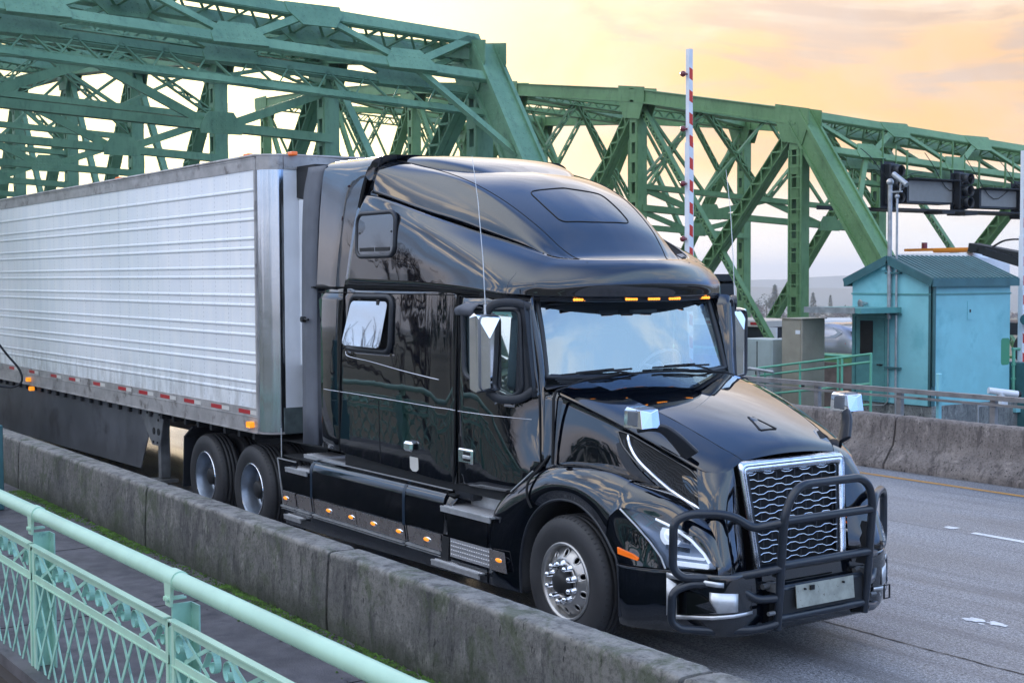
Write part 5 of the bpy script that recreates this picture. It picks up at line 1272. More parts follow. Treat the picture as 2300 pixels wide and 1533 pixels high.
def windshield():
    # glass from cowl to visor, bowed
    bot = [(-.565, -.975, 2.035), (-.50, -.75, 2.02), (-.425, -.4, 2.01), (-.40, 0, 2.005)]; top = [(-.775, -.93, 2.70), (-.70, -.72, 2.70), (-.635, -.38, 2.70), (-.615, 0, 2.70)]
    full = lambda L: L+[(p[0], -p[1], p[2]) for p in reversed(L[:-1])]
    b, t = full(bot), full(top); mid = [tuple((np.array(p)+np.array(q))/2+np.array((.015, 0, 0))) for p, q in zip(b, t)]
    G = loft([b, mid, t], 6, 5); g = MB().grid(G, flip=False).build('windshield', 'wind', TR)
    loop = G[0]+[r[-1] for r in G[1:]]+list(reversed(G[-1]))[1:]+[r[0] for r in reversed(G[1:-1])]
    MB().tube(loop, .028, 8, closed=True).build('gasket', 'plastic', g)
    # cowl with wipers
    C = [[(-.60, 0, 1.93), (-.40, 0, 1.965), (-.30, 0, 1.985)], [(-.60, -.4, 1.93), (-.42, -.4, 1.965), (-.33, -.4, 1.98)], [(-.62, -.8, 1.94), (-.50, -.8, 1.965), (-.40, -.82, 1.975)], [(-.66, -1.0, 1.95), (-.55, -1.02, 1.96), (-.44, -1.06, 1.94)]]
    both(loft(C, 4, 3), 'cowl', 'plastic', solid=.01)
    m = MB()
    for k in range(3): m.tube([(-.36-.03*k-.10*(y/1.0)**2, y, 1.99+.012*k) for y in np.linspace(-.93, .93, 13)], .008, 5)
    m.build('cowl_rib', 'matte', TR)
    for (tip, mid_, base) in (((-.475, -.88, 2.055), (-.395, -.49, 2.075), (-.33, -.10, 1.985)), ((-.37, -.02, 2.085), (-.375, .38, 2.085), (-.40, .74, 1.985))):
        m = MB(); tip, mid_, base = V(*tip), V(*mid_), V(*base); d = (mid_-tip)
        m.beam(tip-d*.05+V(.02, 0, 0), mid_+d*.55+V(.02, 0, .0), .008, .016); m.beam(tip+d*.25+V(.035, 0, .01), mid_+d*.1+V(.035, 0, .015), .010, .012)
        o = m.build('wiper', 'matte', TR)
        MB().tube([mid_-d*.1+V(.045, 0, .015), mid_+(base-mid_)*.5+V(.05, 0, .02), base+V(.03, 0, .01)], [.007, .009, .012], 8).cyl(base+V(.03, 0, -.03), base+V(.03, 0, .04), .013, 10).build('wiper_arm', 'matte', o)
    # header lining, and a black sheet standing in for visor shade on the glass
    i_ = MB(); i_.grid([[(-.64-.0, y, 2.62), (-.80, y*.98, 2.60), (-1.0, y, 2.63)] for y in np.linspace(-.88, .88, 9)]); i_.build('header_lining', 'matte', TR)
    MB().grid([[(p[0]-.05, p[1]*.96, p[2]) for p in r] for r in (lambda B, T: [[tuple(np.array(bb)*(1-f)+np.array(tt)*f) for bb, tt in zip(B, T)] for f in (.80, .9, 1.)])(G[0], G[-1])]).build('visor_shade_sheet', 'gap', TR)
    # interior
    m = MB(); m.grid(loft([[(-.50, -1.0, 1.97), (-.44, 0, 1.97), (-.50, 1.0, 1.97)], [(-.75, -1.0, 1.93), (-.75, 0, 1.95), (-.75, 1.0, 1.95)], [(-.90, -1.0, 1.82), (-.92, 0, 1.80), (-.90, 1.0, 1.84)], [(-.92, -1.0, 1.4), (-.95, 0, 1.4), (-.92, 1.0, 1.4)]], 3, 6)); m.build('dashboard', 'dash', TR)
    c = V(-1.06, .62, 2.02); ax = V(-.75, 0, .66).normalized(); _, u, w = basis(ax); m = MB()
    m.tube([c+(u*math.cos(a)+w*math.sin(a))*.225 for a in [2*PI*i/32 for i in range(32)]], .016, 8, closed=True)
    for a in (.3, PI-.3, 1.5*PI): m.beam(c, c+(u*math.cos(a)+w*math.sin(a))*.22, .03, .02)
    m.cyl(c-ax*.02, c+ax*.03, .06, 16); m.cyl(c, c-ax*.35, .03, 8); m.build('steering_wheel', 'dashlight', TR)
    for y in (-.6, .6):
        o = MB().bevbox(-1.75, -1.25, y-.27, y+.27, 1.62, 1.76, .05).build('seat', 'fabric', TR)
        MB().bevbox(-1.85, -1.70, y-.26, y+.26, 1.70, 2.35, .05).bevbox(-1.84, -1.74, y-.14, y+.14, 2.36, 2.56, .03).build('backrest', 'fabric', o)
    m = MB()
    for k in range(9): m.bx(-1.86, -1.84, -1.05+.10*k, -.99+.10*k, 1.75, 2.65)
    m.build('bunk_curtain', 'stripefab', TR)
    MB().bevbox(-.78, -.73, .06, .34, 2.53, 2.60, .01).beam((-.76, .2, 2.60), (-.74, .2, 2.70), .02, .02).build('dash_camera', 'dashlight', TR)
windshield()
def hood():
    X = [-.34, -.02, .30, .60, .85, 1.03, 1.13, 1.175]
    cz = [2.05, 1.985, 1.905, 1.815, 1.725, 1.645, 1.585, 1.530]
    iy = [.76, .73, .685, .64, .60, .555, .51, .475]; iz = [2.01, 1.945, 1.86, 1.765, 1.67, 1.59, 1.54, 1.500]
    oy = [1.02, .995, .955, .90, .85, .795, .73, .665]; oz = [1.93, 1.85, 1.755, 1.65, 1.555, 1.475, 1.43, 1.395]
    top = [[(x, 0, c), (x, i*.33, c+(z-c)*.12), (x, i*.66, c+(z-c)*.45), (x, i, z)] for x, c, i, z in zip(X, cz, iy, iz)]
    hd = both(loft(top, 5, 4), 'hood', 'paint', weld=True)
    sh = [[(x, i, z), (x, i*.6+o*.4, z*.62+w*.38+.010), (x, i*.25+o*.75, z*.25+w*.75+.014), (x, o, w)] for x, i, z, o, w in zip(X, iy, iz, oy, oz)]
    both(loft(sh, 5, 4), 'hood_shoulder', 'paint', hd, split=True)
    sides = []
    for x, o, w in zip(X, oy, oz):
        bz = interp(x, [-.34, 0, .3, .6, .85, 1.05, 1.2], [1.30, 1.38, 1.36, 1.30, 1.24, 1.14, 1.05]); by = interp(x, [-.34, 0, .3, .6, .85, 1.05, 1.2], [1.06, 1.0, .965, .93, .885, .84, .80])
        sides.append([(x, o, w), (x, o+.004, w-.02), (x, o-.035, w-.055), (x, (o-.03)*.6+by*.4, w*.6+bz*.4), (x, by, bz)])
    # side sheet, with an opening left for the vent by layering the vent on a pod
    both(loft(sides, 5, 4), 'hood_side', 'paint', hd, split=True)
    for s in (-1, 1):
        # rear edge trim of the hood
        MB().tube([(-.345, s*1.075, 1.36), (-.345, s*1.065, 1.88), (-.345, s*1.04, 1.935)], .012, 8).tube([(-.345, s*1.04, 1.94), (-.345, s*.76, 2.015), (-.345, s*.4, 2.045), (-.345, 0, 2.05)], .010, 6).build('hood_seam', 'gap', hd)
        # side air vent: pod, chrome slash, honeycomb
        def sp(x, z, o=0.):
            by = interp(x, [-.34, 0, .3, .6, .85, 1.05, 1.2], [1.07, 1.0, .965, .93, .885, .84, .80]); oo = interp(x, X, oy)-.035; ow = interp(x, X, oz)-.055; bz = interp(x, [-.34, 0, .3, .6, .85, 1.05, 1.2], [1.30, 1.38, 1.36, 1.30, 1.24, 1.14, 1.05])
            t = min(1.1, max(-.3, (ow-z)/(ow-bz))); return (x, s*(oo+(by-oo)*t+o), z)
        out = rpoly([(.30, 1.68), (.43, 1.655), (.97, 1.44), (1.09, 1.32), (1.12, 1.175), (.86, 1.27), (.50, 1.46), (.36, 1.57)], .04)
        def sheet(poly, o, name, mat, par, solid):
            f = MB(); n = len(poly); C = (sum(p[0] for p in poly)/n, sum(p[1] for p in poly)/n)
            vs = [sp(x, z, o) for x, z in poly]+[sp(C[0]+(x-C[0])*.5, C[1]+(z-C[1])*.5, o) for x, z in poly]+[sp(*C, o)]
            fs = [(i, (i+1) % n, n+(i+1) % n, n+i) for i in range(n)]+[(n+i, n+(i+1) % n, 2*n) for i in range(n)]
            if s > 0: fs = [tuple(reversed(q)) for q in fs]
            return f.add(vs, fs).build(name, mat, par, solid=solid)
        vt = sheet(out, .012, 'side_vent', 'gap', hd, .004)
        f = MB(); f.tube([sp(x, z, .016) for x, z in out], .010, 6, closed=True); f.build('vent_frame', 'paint', vt)
        ch = [(.405, 1.655), (.445, 1.565), (.53, 1.475), (.70, 1.37), (.90, 1.265), (1.12, 1.165)]
        f = MB(); f.tube([sp(x, z, .020) for x, z in cr([(a, b, 0) for a, b in ch], 4)[:, :2]], [.005]+[.017]*19+[.006], 8); f.build('chrome_slash', 'chrome', vt)
        f = MB(); G = [[sp(x-.03, z-.035, .018), sp(x-.11, z-.035-.045, .010)] for x, z in cr([(a, b, 0) for a, b in ch], 4)[:, :2]]; f.grid(G, flip=(s > 0)); f.build('vent_facet', 'satin', vt)
        f = MB()
        for k in range(16):
            x0 = .42+.043*k; f.tube([sp(x0+.03*j+(.01 if j % 2 else 0), interp(x0+.03*j, [.4, .5, .9, 1.1], [1.64, 1.58, 1.40, 1.25])-.035*(1+.0*j)-.0*j-.03*((k*3+j) % 2)-.02*j, .016) for j in range(6) if x0+.03*j < 1.09], .0035, 4)
        for k in range(7):
            P_ = []
            for j in range(20):
                x = .46+.033*j; zt_ = interp(x, [.43, .97, 1.1], [1.64, 1.42, 1.28]); zb_ = interp(x, [.43, .53, .9, 1.12], [1.60, 1.48, 1.27, 1.17]); f_ = (k+.5)/7
                if x < 1.1: P_.append(sp(x, zt_+(zb_-zt_)*f_+.006*math.sin(j*1.6+k), .017))
            f.tube(P_, .003, 4)
        f.build('vent_mesh', 'vmesh', vt)
    # centre notch on the nose
    m = MB(); z_ = lambda x: interp(x, X, cz)
    m.grid([[(.74, -.01, z_(.74)+.004), (.80, -.035, z_(.80)+.006), (.93, -.055, z_(.93)-.028)], [(.74, .0, z_(.74)+.006), (.80, 0, z_(.80)+.009), (.935, 0, z_(.935)-.025)], [(.74, .01, z_(.74)+.004), (.80, .035, z_(.80)+.006), (.93, .055, z_(.93)-.028)]])
    m.prism([(.74, 0), (.95, -.075), (.965, -.03), (.955, .0), (.965, .03), (.95, .075)], (0, 0, 0), (1, 0, 0), (0, 1, 0), .001) if False else None
    m.build('hood_notch', 'paint', hd)
    m = MB()
    for s in (-1, 1): m.beam((.76, s*.02, z_(.76)+.002), (.95, s*.085, z_(.95)+.001), .018, .008)
    m.beam((.945, -.08, z_(.945)-.002), (.945, .08, z_(.945)-.002), .03, .010); m.build('notch_edge', 'gap', hd)
    # hood to shoulder seam near the nose
    for s in (-1, 1): MB().tube([(x, s*i, z+.001) for x, i, z in zip(X[2:], iy[2:], iz[2:])], .003, 5).build('hood_crease', 'gap', hd)
    return hd
HD = hood()
def fenders():
    for s in (-1, 1):
        Y = lambda r: [(p[0], -s*p[1] if False else s*abs(p[1]), p[2]) for p in r]
        F1 = [[(-.62, -1.19, .30), (-.80, -1.215, .30), (-1.02, -1.225, .30), (-1.10, -1.18, .30)],
              [(-.625, -1.19, .52), (-.80, -1.218, .56), (-1.02, -1.225, .60), (-1.11, -1.17, .62)],
              [(-.585, -1.19, .74), (-.74, -1.22, .80), (-.98, -1.215, .86), (-1.06, -1.15, .88)],
              [(-.49, -1.19, .91), (-.62, -1.22, .98), (-.84, -1.19, 1.06), (-.88, -1.10, 1.09)],
              [(-.33, -1.19, 1.045), (-.42, -1.225, 1.13), (-.57, -1.17, 1.225), (-.58, -1.06, 1.26)],
              [(-.12, -1.19, 1.12), (-.16, -1.23, 1.23), (-.26, -1.16, 1.345), (-.25, -1.03, 1.385)],
              [(.12, -1.19, 1.12), (.12, -1.225, 1.25), (.08, -1.14, 1.40), (.10, -.99, 1.405)],
              [(.33, -1.19, 1.035), (.37, -1.215, 1.19), (.38, -1.12, 1.385), (.40, -.955, 1.375)],
              [(.47, -1.19, .92), (.53, -1.205, 1.08), (.62, -1.10, 1.33), (.64, -.92, 1.32)]]
        f = MB(); f.grid(loft([Y(r) for r in F1], 5, 5), flip=(s > 0)); fd = f.build('fender', 'paint', TR)
        F2 = [[(.53, -1.205, 1.08), (.57, -1.17, 1.22), (.62, -1.10, 1.33), (.64, -.92, 1.32)],
              [(.64, -1.188, 1.156), (.70, -1.14, 1.23), (.80, -1.045, 1.285), (.84, -.89, 1.28)],
              [(.80, -1.118, 1.140), (.88, -1.07, 1.195), (.97, -.99, 1.225), (1.0, -.86, 1.22)],
              [(1.02, -1.020, 1.066), (1.07, -.985, 1.10), (1.13, -.93, 1.12), (1.14, -.81, 1.13)],
              [(1.18, -.952, .985), (1.22, -.925, 1.0), (1.25, -.88, 1.0), (1.25, -.78, 1.02)],
              [(1.32, -.890, .802), (1.335, -.87, .80), (1.345, -.84, .80), (1.33, -.74, .80)]]
        f = MB(); f.grid(loft([Y(r) for r in F2], 4, 4), flip=(s > 0)); f.build('fender_crest', 'paint', fd)
        F3 = [[(.47, -1.19, .92), (.50, -1.198, 1.0), (.53, -1.205, 1.08), (.64, -1.188, 1.156)],
              [(.55, -1.192, .83), (.61, -1.20, .90), (.67, -1.18, .98), (.76, -1.137, 1.045)],
              [(.60, -1.194, .77), (.69, -1.19, .82), (.79, -1.14, .87), (.885, -1.082, .925)],
              [(.615, -1.195, .755), (.74, -1.18, .755), (.86, -1.12, .752), (.975, -1.045, .748)]]
        f = MB(); f.grid(loft([Y(r) for r in F3], 5, 5), flip=(s > 0)); f.build('fender_front', 'paint', fd)
        # arch lip and liner
        A = [(-.62, .30), (-.63, .52), (-.585, .74), (-.49, .91), (-.33, 1.045), (-.12, 1.12), (.12, 1.12), (.33, 1.035), (.47, .92), (.55, .83), (.60, .77), (.63, .60), (.64, .36)]
        AP = cr([(x, s*1.19, z) for x, z in A], 4)
        f = MB(); f.tube(AP, .012, 8); f.build('arch_lip', 'plastic', fd)
        f = MB(); f.grid([[tuple(p), (p[0], s*.86, p[2])] for p in AP], flip=(s < 0)); f.build('wheel_well', 'matte', fd, solid=.01)
        # seam between cab corner and fender
        f = MB(); f.tube(cr([(-.36, s*1.10, 1.43), (-.40, s*1.165, 1.33), (-.47, s*1.225, 1.22), (-.47, s*1.235, 1.10), (-.43, s*1.225, 1.02)], 4), .012, 6); f.build('fender_seam', 'gap', fd)
        f = MB(); f.tube([(-.70, s*1.235, 1.115), (-.42, s*1.215, 1.31)], .006, 6); f.build('grab_edge', 'brushed', fd)
        # amber side lamp
        L = [(.63, -1.203, .872), (.635, -1.202, .822), (.80, -1.150, .790), (.805, -1.145, .812), (.76, -1.168, .838)]
        f = MB(); n = len(L); o = .012
        vs = [(p[0]+.004, s*(abs(p[1])+o), p[2]) for p in L]+[(p[0]-.01, s*(abs(p[1])-.02), p[2]) for p in L]
        f.add(vs, [tuple(range(n))]+[(i, n+i, n+(i+1) % n, (i+1) % n) for i in range(n)]); f.build('side_lamp', 'amberoff', fd, bevel=.004)
        # nose corner beside the grille
        N = [[(1.178, .575, 1.46), (1.172, .64, 1.435), (1.13, .73, 1.43), (1.03, .795, 1.475)],
             [(1.195, .57, 1.36), (1.21, .67, 1.33), (1.185, .77, 1.30), (1.09, .835, 1.26)],
             [(1.215, .56, 1.20), (1.25, .69, 1.18), (1.235, .80, 1.14), (1.14, .85, 1.11)],
             [(1.24, .55, 1.02), (1.29, .70, 1.0), (1.29, .80, .98), (1.24, .85, .98)],
             [(1.265, .54, .85), (1.33, .68, .83), (1.345, .79, .82), (1.32, .86, .80)],
             [(1.28, .535, .72), (1.34, .68, .72), (1.36, .78, .72), (1.335, .87, .72)]]
        f = MB(); f.grid(loft([[(x, s*y, z) for x, y, z in r] for r in N], 4, 4), flip=(s < 0)); f.build('nose_corner', 'paint', HD)
        # headlamp
        H = [(.64, 1.186, 1.152), (.80, 1.116, 1.136), (1.02, 1.018, 1.062), (1.18, .950, .982), (1.27, .91, .89), (1.318, .888, .802), (1.318, .888, .775), (1.18, .950, .762), (.972, 1.041, .748), (.92, 1.066, .83), (.86, 1.095, .935), (.76, 1.137, 1.04)]
        def hs(name, mat, par, off, poly=H, solid=0., shrink=1.):
            f = MB(); n = len(poly); C = [sum(p[k] for p in poly)/n for k in range(3)]
            vs = [(C[0]+(p[0]-C[0])*shrink+off*.55, s*(C[1]+(p[1]-C[1])*shrink+off*.8), C[2]+(p[2]-C[2])*shrink) for p in poly]
            c2 = (C[0]+off*1.6*.55, s*(C[1]+off*1.6*.8), C[2]); f.add(vs+[c2], [((i, (i+1) % n, n) if s < 0 else (n, (i+1) % n, i)) for i in range(n)], 0, True); return f.build(name, mat, par, solid=solid)
        hl = hs('headlight', 'hlbase', TR, -.05)
        hs('lens_cover', 'lens', hl, .012)
        nrm = Vector((.40, s*.92, 0)).normalized()
        tv = Vector((.92, -s*.40, 0)).normalized()
        def hp(u, z, o=-.02): return Vector((.64, s*1.186, z))+tv*u+nrm*o
        MB().tube([hp(u, z, .008) for u, z in ((0.0, 1.152), (.13, 1.04), (.24, .935), (.33, .83), (.365, .75))], .008, 6).build('lamp_edge', 'brushed', hl)
        MB().tube([hp(u, z, -.012) for u, z in ((.28, 1.10), (.42, 1.05), (.56, .97), (.66, .88), (.70, .82))], .011, 6).build('running_light_strip', 'ledwhite', hl)
        for k, (u0, u1, z) in enumerate(((.40, .66, .845), (.395, .69, .795))):
            MB().beam(hp(u0, z, -.015), hp(u1, z-.002, -.015), .03, .030 if k else .014).build('led_bar', 'ledwhite', hl)
        p = MB().lathe(hp(.385, .985, -.045), nrm, [(.085, 0), (.078, .02), (.055, -.01), (.05, .01), (.03, .028), (0, .033)], 20); p.build('projector', 'ledwhite', hl)
        MB().beam(hp(.30, 1.06, -.02), hp(.46, 1.035, -.02), .02, .02).beam(hp(.36, .905, -.02), hp(.55, .895, -.02), .02, .035).beam(hp(.44, 1.0, -.02), hp(.56, .97, -.02), .02, .06).build('lamp_bracket', 'chrome', hl)
fenders()
def grille():
    c = lambda z: 1.177+(1.49-z)*.1206     # grille plane x at height z
    yo_ = lambda z: .545-(1.49-z)*.10
    m = MB(); O = round_path([(0, -yo_(1.49), 1.49), (0, yo_(1.49), 1.49), (0, yo_(.70), .70), (0, -yo_(.70), .70)], .035, 4, True)
    def ring(z0, w, xo, rad, zb):
        out = []
        for (y, z) in ((-yo_(z0)+w, z0-w*1.15), (yo_(z0)-w, z0-w*1.15), (yo_(zb)-w*.75, zb), (-yo_(zb)+w*.75, zb)): out.append((0, y, z))
        return [Vector((c(p.z)+xo, p.y, p.z)) for p in round_path(out, rad, 5, True)]
    gr = None
    A, B, C_ = ring(1.495, 0, .010, .05, .56), ring(1.49, .022, .045, .045, .56), ring(1.485, .062, .020, .02, .56)
    f = MB(); n = len(A)
    for P, Q in ((A, B), (B, C_)): f.add(P+Q, [(i, (i+1) % n, n+(i+1) % n, n+i) for i in range(n)], 0, True)
    gr = f.build('grille_frame', 'chromeframe', TR, solid=.01)
    MB().add([(c(1.46)-.02, -.50, 1.46), (c(1.46)-.02, .50, 1.46), (c(.56)-.02, .44, .56), (c(.56)-.02, -.44, .56)], [(0, 1, 2, 3)]).build('grille_backing', 'gap', gr)
    # inner side strips
    for s in (-1, 1): f = MB(); f.hexa([(c(.70)-.0, s*.40, .70), (c(.70)+.02, s*.385, .70), (c(.70)+.02, s*.43, .70), (c(.70), s*.435, .70), (c(1.42), s*.475, 1.42), (c(1.42)+.02, s*.455, 1.42), (c(1.42)+.02, s*.485, 1.42), (c(1.42), s*.49, 1.42)]); f.build('inner_strip', 'satin', gr)
    # wave bars forming hexagonal cells
    f = MB(); N = 14; z0, z1 = 1.405, .775; cell = .187
    for k in range(N):
        z = z0+(z1-z0)*k/(N-1); hw = .455-.06*(z0-z)/(z0-z1); P = []; amp = .0080 if (k % 2) else -.0080
        y = -hw; ph = 0; seq = []; x_ = -cell*4.0
        while x_ < cell*4:
            seq += [(x_, -1), (x_+cell*.30, -1), (x_+cell*.50, 1), (x_+cell*.80, 1)]; x_ += cell
        seq = [(a+cell*.25*(0), b) for a, b in seq]
        for (y0, s0), (y1, s1) in zip(seq[:-1], seq[1:]):
            if y1 <= -hw or y0 >= hw: continue
            if y0 < -hw: s0 = s0+(s1-s0)*(-hw-y0)/(y1-y0); y0 = -hw
            if y1 > hw: s1 = s0+(s1-s0)*(hw-y0)/(y1-y0); y1 = hw
            if not P: P.append((c(z)+.022, y0, z+amp*s0))
            P.append((c(z)+.022, y1, z+amp*s1))
        f.tube(P, .0050, 6)
    f.build('wave_bars', 'chromebar', gr)
    f = MB()
    for k in range(N-1):
        z = z0+(z1-z0)*(k+.5)/(N-1); hw = .455-.06*(z0-z)/(z0-z1)
        for j in range(-5, 6):
            y = cell*j+(cell*.65 if k % 2 else cell*.15)
            if abs(y) < hw: f.beam((c(z)+.006, y, z-.036), (c(z)+.006, y, z+.036), .004, .014, up=(0, 1, 0))
    f.build('grille_mesh', 'plastic', gr)
    f = MB().bx(1.25, 1.29, -.43, .43, .60, .745).bx(1.28, 1.30, -.43, .43, .735, .755); f.build('lower_grille_bar', 'satin', gr)
    MB().bx(1.285, 1.30, -.42, .42, .64, .67).build('lower_trim', 'brushed', gr)
grille()
def bumper():
    plan = [(.615, 1.195), (.72, 1.185), (.86, 1.12), (.975, 1.045), (1.18, .952), (1.32, .888), (1.40, .76), (1.42, .62), (1.42, .42), (1.42, .2), (1.42, 0)]
    rows = []
    for z, o in ((.742, -.010), (.725, .0), (.60, .010), (.45, .004), (.33, -.02), (.285, -.06)): rows.append([(x+o*.6, y+o*.6 if y > .05 else y, z) for x, y in plan])
    # lower centre is open behind the guard
    bp = None
    G = loft(rows, 3, 4); bp = both([r for r in G], 'bumper', 'paint', weld=True, solid=.015)
    MB().bx(1.33, 1.36, -.62, .62, .30, .56).bx(1.2, 1.34, -.5, .5, .56, .60).build('centre_panel', 'matte', bp)
    for s in (-1, 1):
        def bpnt(u, z, o=0.):     # u = arc length along the plan
            L = 0
            for (a, b), (c, d) in zip(plan[:-1], plan[1:]):
                l = math.hypot(c-a, d-b)
                if L+l >= u: t = (u-L)/l; nx, ny = (b-d)/l, (c-a)/l; return (a+(c-a)*t+o*abs(nx)+.006, s*(b+(d-b)*t+o*abs(ny)+.004), z)
                L += l
            return (1.42+o, 0, z)
        S0 = .44
        def sheet(poly, o, name, mat, par, solid):
            P = []; k = len(poly)
            for i, (a, b) in enumerate(poly):
                c_, d_ = poly[(i+1) % k]; m_ = max(1, int(abs(c_-a)/.06))
                P += [(a+(c_-a)*j/m_, b+(d_-b)*j/m_) for j in range(m_)]
            n = len(P); C = (sum(p[0] for p in P)/n, sum(p[1] for p in P)/n)
            vs = [bpnt(u, z, o) for u, z in P]+[bpnt(*C, o)]; fs = [(i, (i+1) % n, n) for i in range(n)]
            if s > 0: fs = [tuple(reversed(q)) for q in fs]
            return MB().add(vs, fs).build(name, mat, par, solid=solid)
        # brushed corner insert around the fog lamp
        def strip(u0, u1, t0, t1, b0, b1, o, name, mat, par):
            n = 8; G = [[bpnt(u0+(u1-u0)*i/n, (b0+(b1-b0)*i/n)+((t0+(t1-t0)*i/n)-(b0+(b1-b0)*i/n))*j/2, o) for j in range(3)] for i in range(n+1)]
            return MB().grid(G, flip=(s < 0)).build(name, mat, par, solid=.006)
        strip(S0-.03, S0+.40, .728, .690, .690, .655, .012, 'lamp_surround', 'brushed', bp)
        strip(S0-.03, S0+.05, .692, .650, .42, .43, .012, 'lamp_surround', 'brushed', bp)
        strip(S0+.30, S0+.50, .620, .61, .47, .480, .010, 'lamp_surround', 'brushed', bp)
        strip(S0+.03, S0+.62, .430, .478, .400, .455, .016, 'lamp_surround', 'brushed', bp)
        MB().add([bpnt(u_, z_, .002) for u_, z_ in ((S0+.05, .66), (S0+.62, .655), (S0+.62, .45), (S0+.05, .42))], [(0, 1, 2, 3)]).build('lamp_recess', 'gap', bp)
        fg = sheet([(S0+.07, .61), (S0+.22, .605), (S0+.31, .56), (S0+.35, .48), (S0+.07, .44)], .020, 'fog_lamp', 'foglens', bp, .006)
        c0 = Vector(bpnt(S0+.19, .52, .006)); MB().lathe(c0, (.5, s*.85, 0), [(.055, 0), (.04, -.012), (.015, -.015), (.012, .004), (0, .006)], 16).build('fog_bulb', 'galvdark', fg)
        MB().tube([bpnt(u, .738, .006) for u in np.linspace(0, .62, 12)], .006, 6).build('bumper_seam', 'satin', bp)
        MB().bevbox(1.27, 1.40, s*.60-.03, s*.60+.03, .40, .52, .01).build('tow_bracket', 'matte', bp)
bumper()
def bull_bar():
    r = .031
    up = [(1.50, .455, .33), (1.53, .458, .60), (1.56, .460, 1.00), (1.575, .458, 1.16), (1.59, .40, 1.30), (1.595, .30, 1.365)]
    P = [(x, -y, z) for x, y, z in up]+[(x, y, z) for x, y, z in reversed(up)]
    bb = MB().tube(round_path(P, .07, 5), r, 14).build('grille_guard', 'satin', TR)
    def bar(pts, rr=r, rad=.08): return MB().tube(round_path(pts, rad, 5), rr, 12).build('guard_tube', 'satin', bb)
    bar([(1.568, -.46, 1.115), (1.568, .46, 1.115)]); bar([(1.545, -.46, .795), (1.545, .46, .795)]); bar([(1.50, -.46, .405), (1.50, .46, .405)]); bar([(1.47, -.46, .60), (1.47, .46, .60)])
    for s in (-1, 1):
        bar([(x, s*y, z) for x, y, z in ((1.56, .46, 1.10), (1.49, .53, 1.08), (1.43, .62, 1.06), (1.355, .735, 1.145), (1.30, .82, 1.165), (1.19, 1.00, 1.170), (1.128, 1.10, 1.12), (1.125, 1.105, .78), (1.16, 1.05, .715), (1.34, .76, .708), (1.545, .46, .775))], rad=.06)
        bar([(x, s*y, z) for x, y, z in ((1.52, .46, .56), (1.445, .60, .55), (1.375, .705, .635), (1.28, .865, .665), (1.19, 1.0, .672), (1.125, 1.11, .62), (1.122, 1.115, .40), (1.155, 1.06, .352), (1.28, .865, .335), (1.45, .60, .340), (1.51, .46, .375))], rad=.06)
        # scalloped uprights plates and fittings
        pl = [(1.44, .70), (1.535, .70), (1.55, 1.02), (1.50, 1.02), (1.485, .98), (1.505, .93), (1.48, .88), (1.50, .83), (1.475, .78)]
        MB().prism(pl, (0, s*.435, 0), (1, 0, 0), (0, 0, 1), .012).prism([(1.36, .30), (1.52, .34), (1.52, .62), (1.36, .56)], (0, s*.44, 0), (1, 0, 0), (0, 0, 1), .014).build('mount_plate', 'matte', bb)
        MB().bx(1.36, 1.52, s*.47-.02, s*.47+.02, .60, .66).cyl((1.45, s*.40, .64), (1.45, s*.55, .64), .022, 8).cyl((1.52, s*.50, .46), (1.52, s*.56, .46), .016, 6).build('pivot_bolt', 'galvdark', bb)
    o = MB().tube([(1.50, .74, .50), (1.50, .74, .40), (1.50, .68, .40), (1.50, .68, .50)], .008, 6, closed=True).build('hook', 'matte', bb)
    MB().bx(1.49, 1.51, -.46, .46, .42, .60).build('skid_plate', 'matte', bb)
    p = MB(); Q = [(1.548, -.30, .470), (1.548, .30, .470), (1.532, .30, .632), (1.532, -.30, .632)]; p.add(Q, [(0, 1, 2, 3)]); p = p.build('licence_plate', 'plate', TR, solid=.006)
    MB().bx(1.538, 1.552, -.165, -.125, .585, .618).build('bracket_slot', 'gap', p)
    m = MB()
    for y in (-.22, .18): m.cyl((1.54, y, .60), (1.556, y, .60), .008, 8)
    m.build('plate_screw', 'matte', p)
bull_bar()
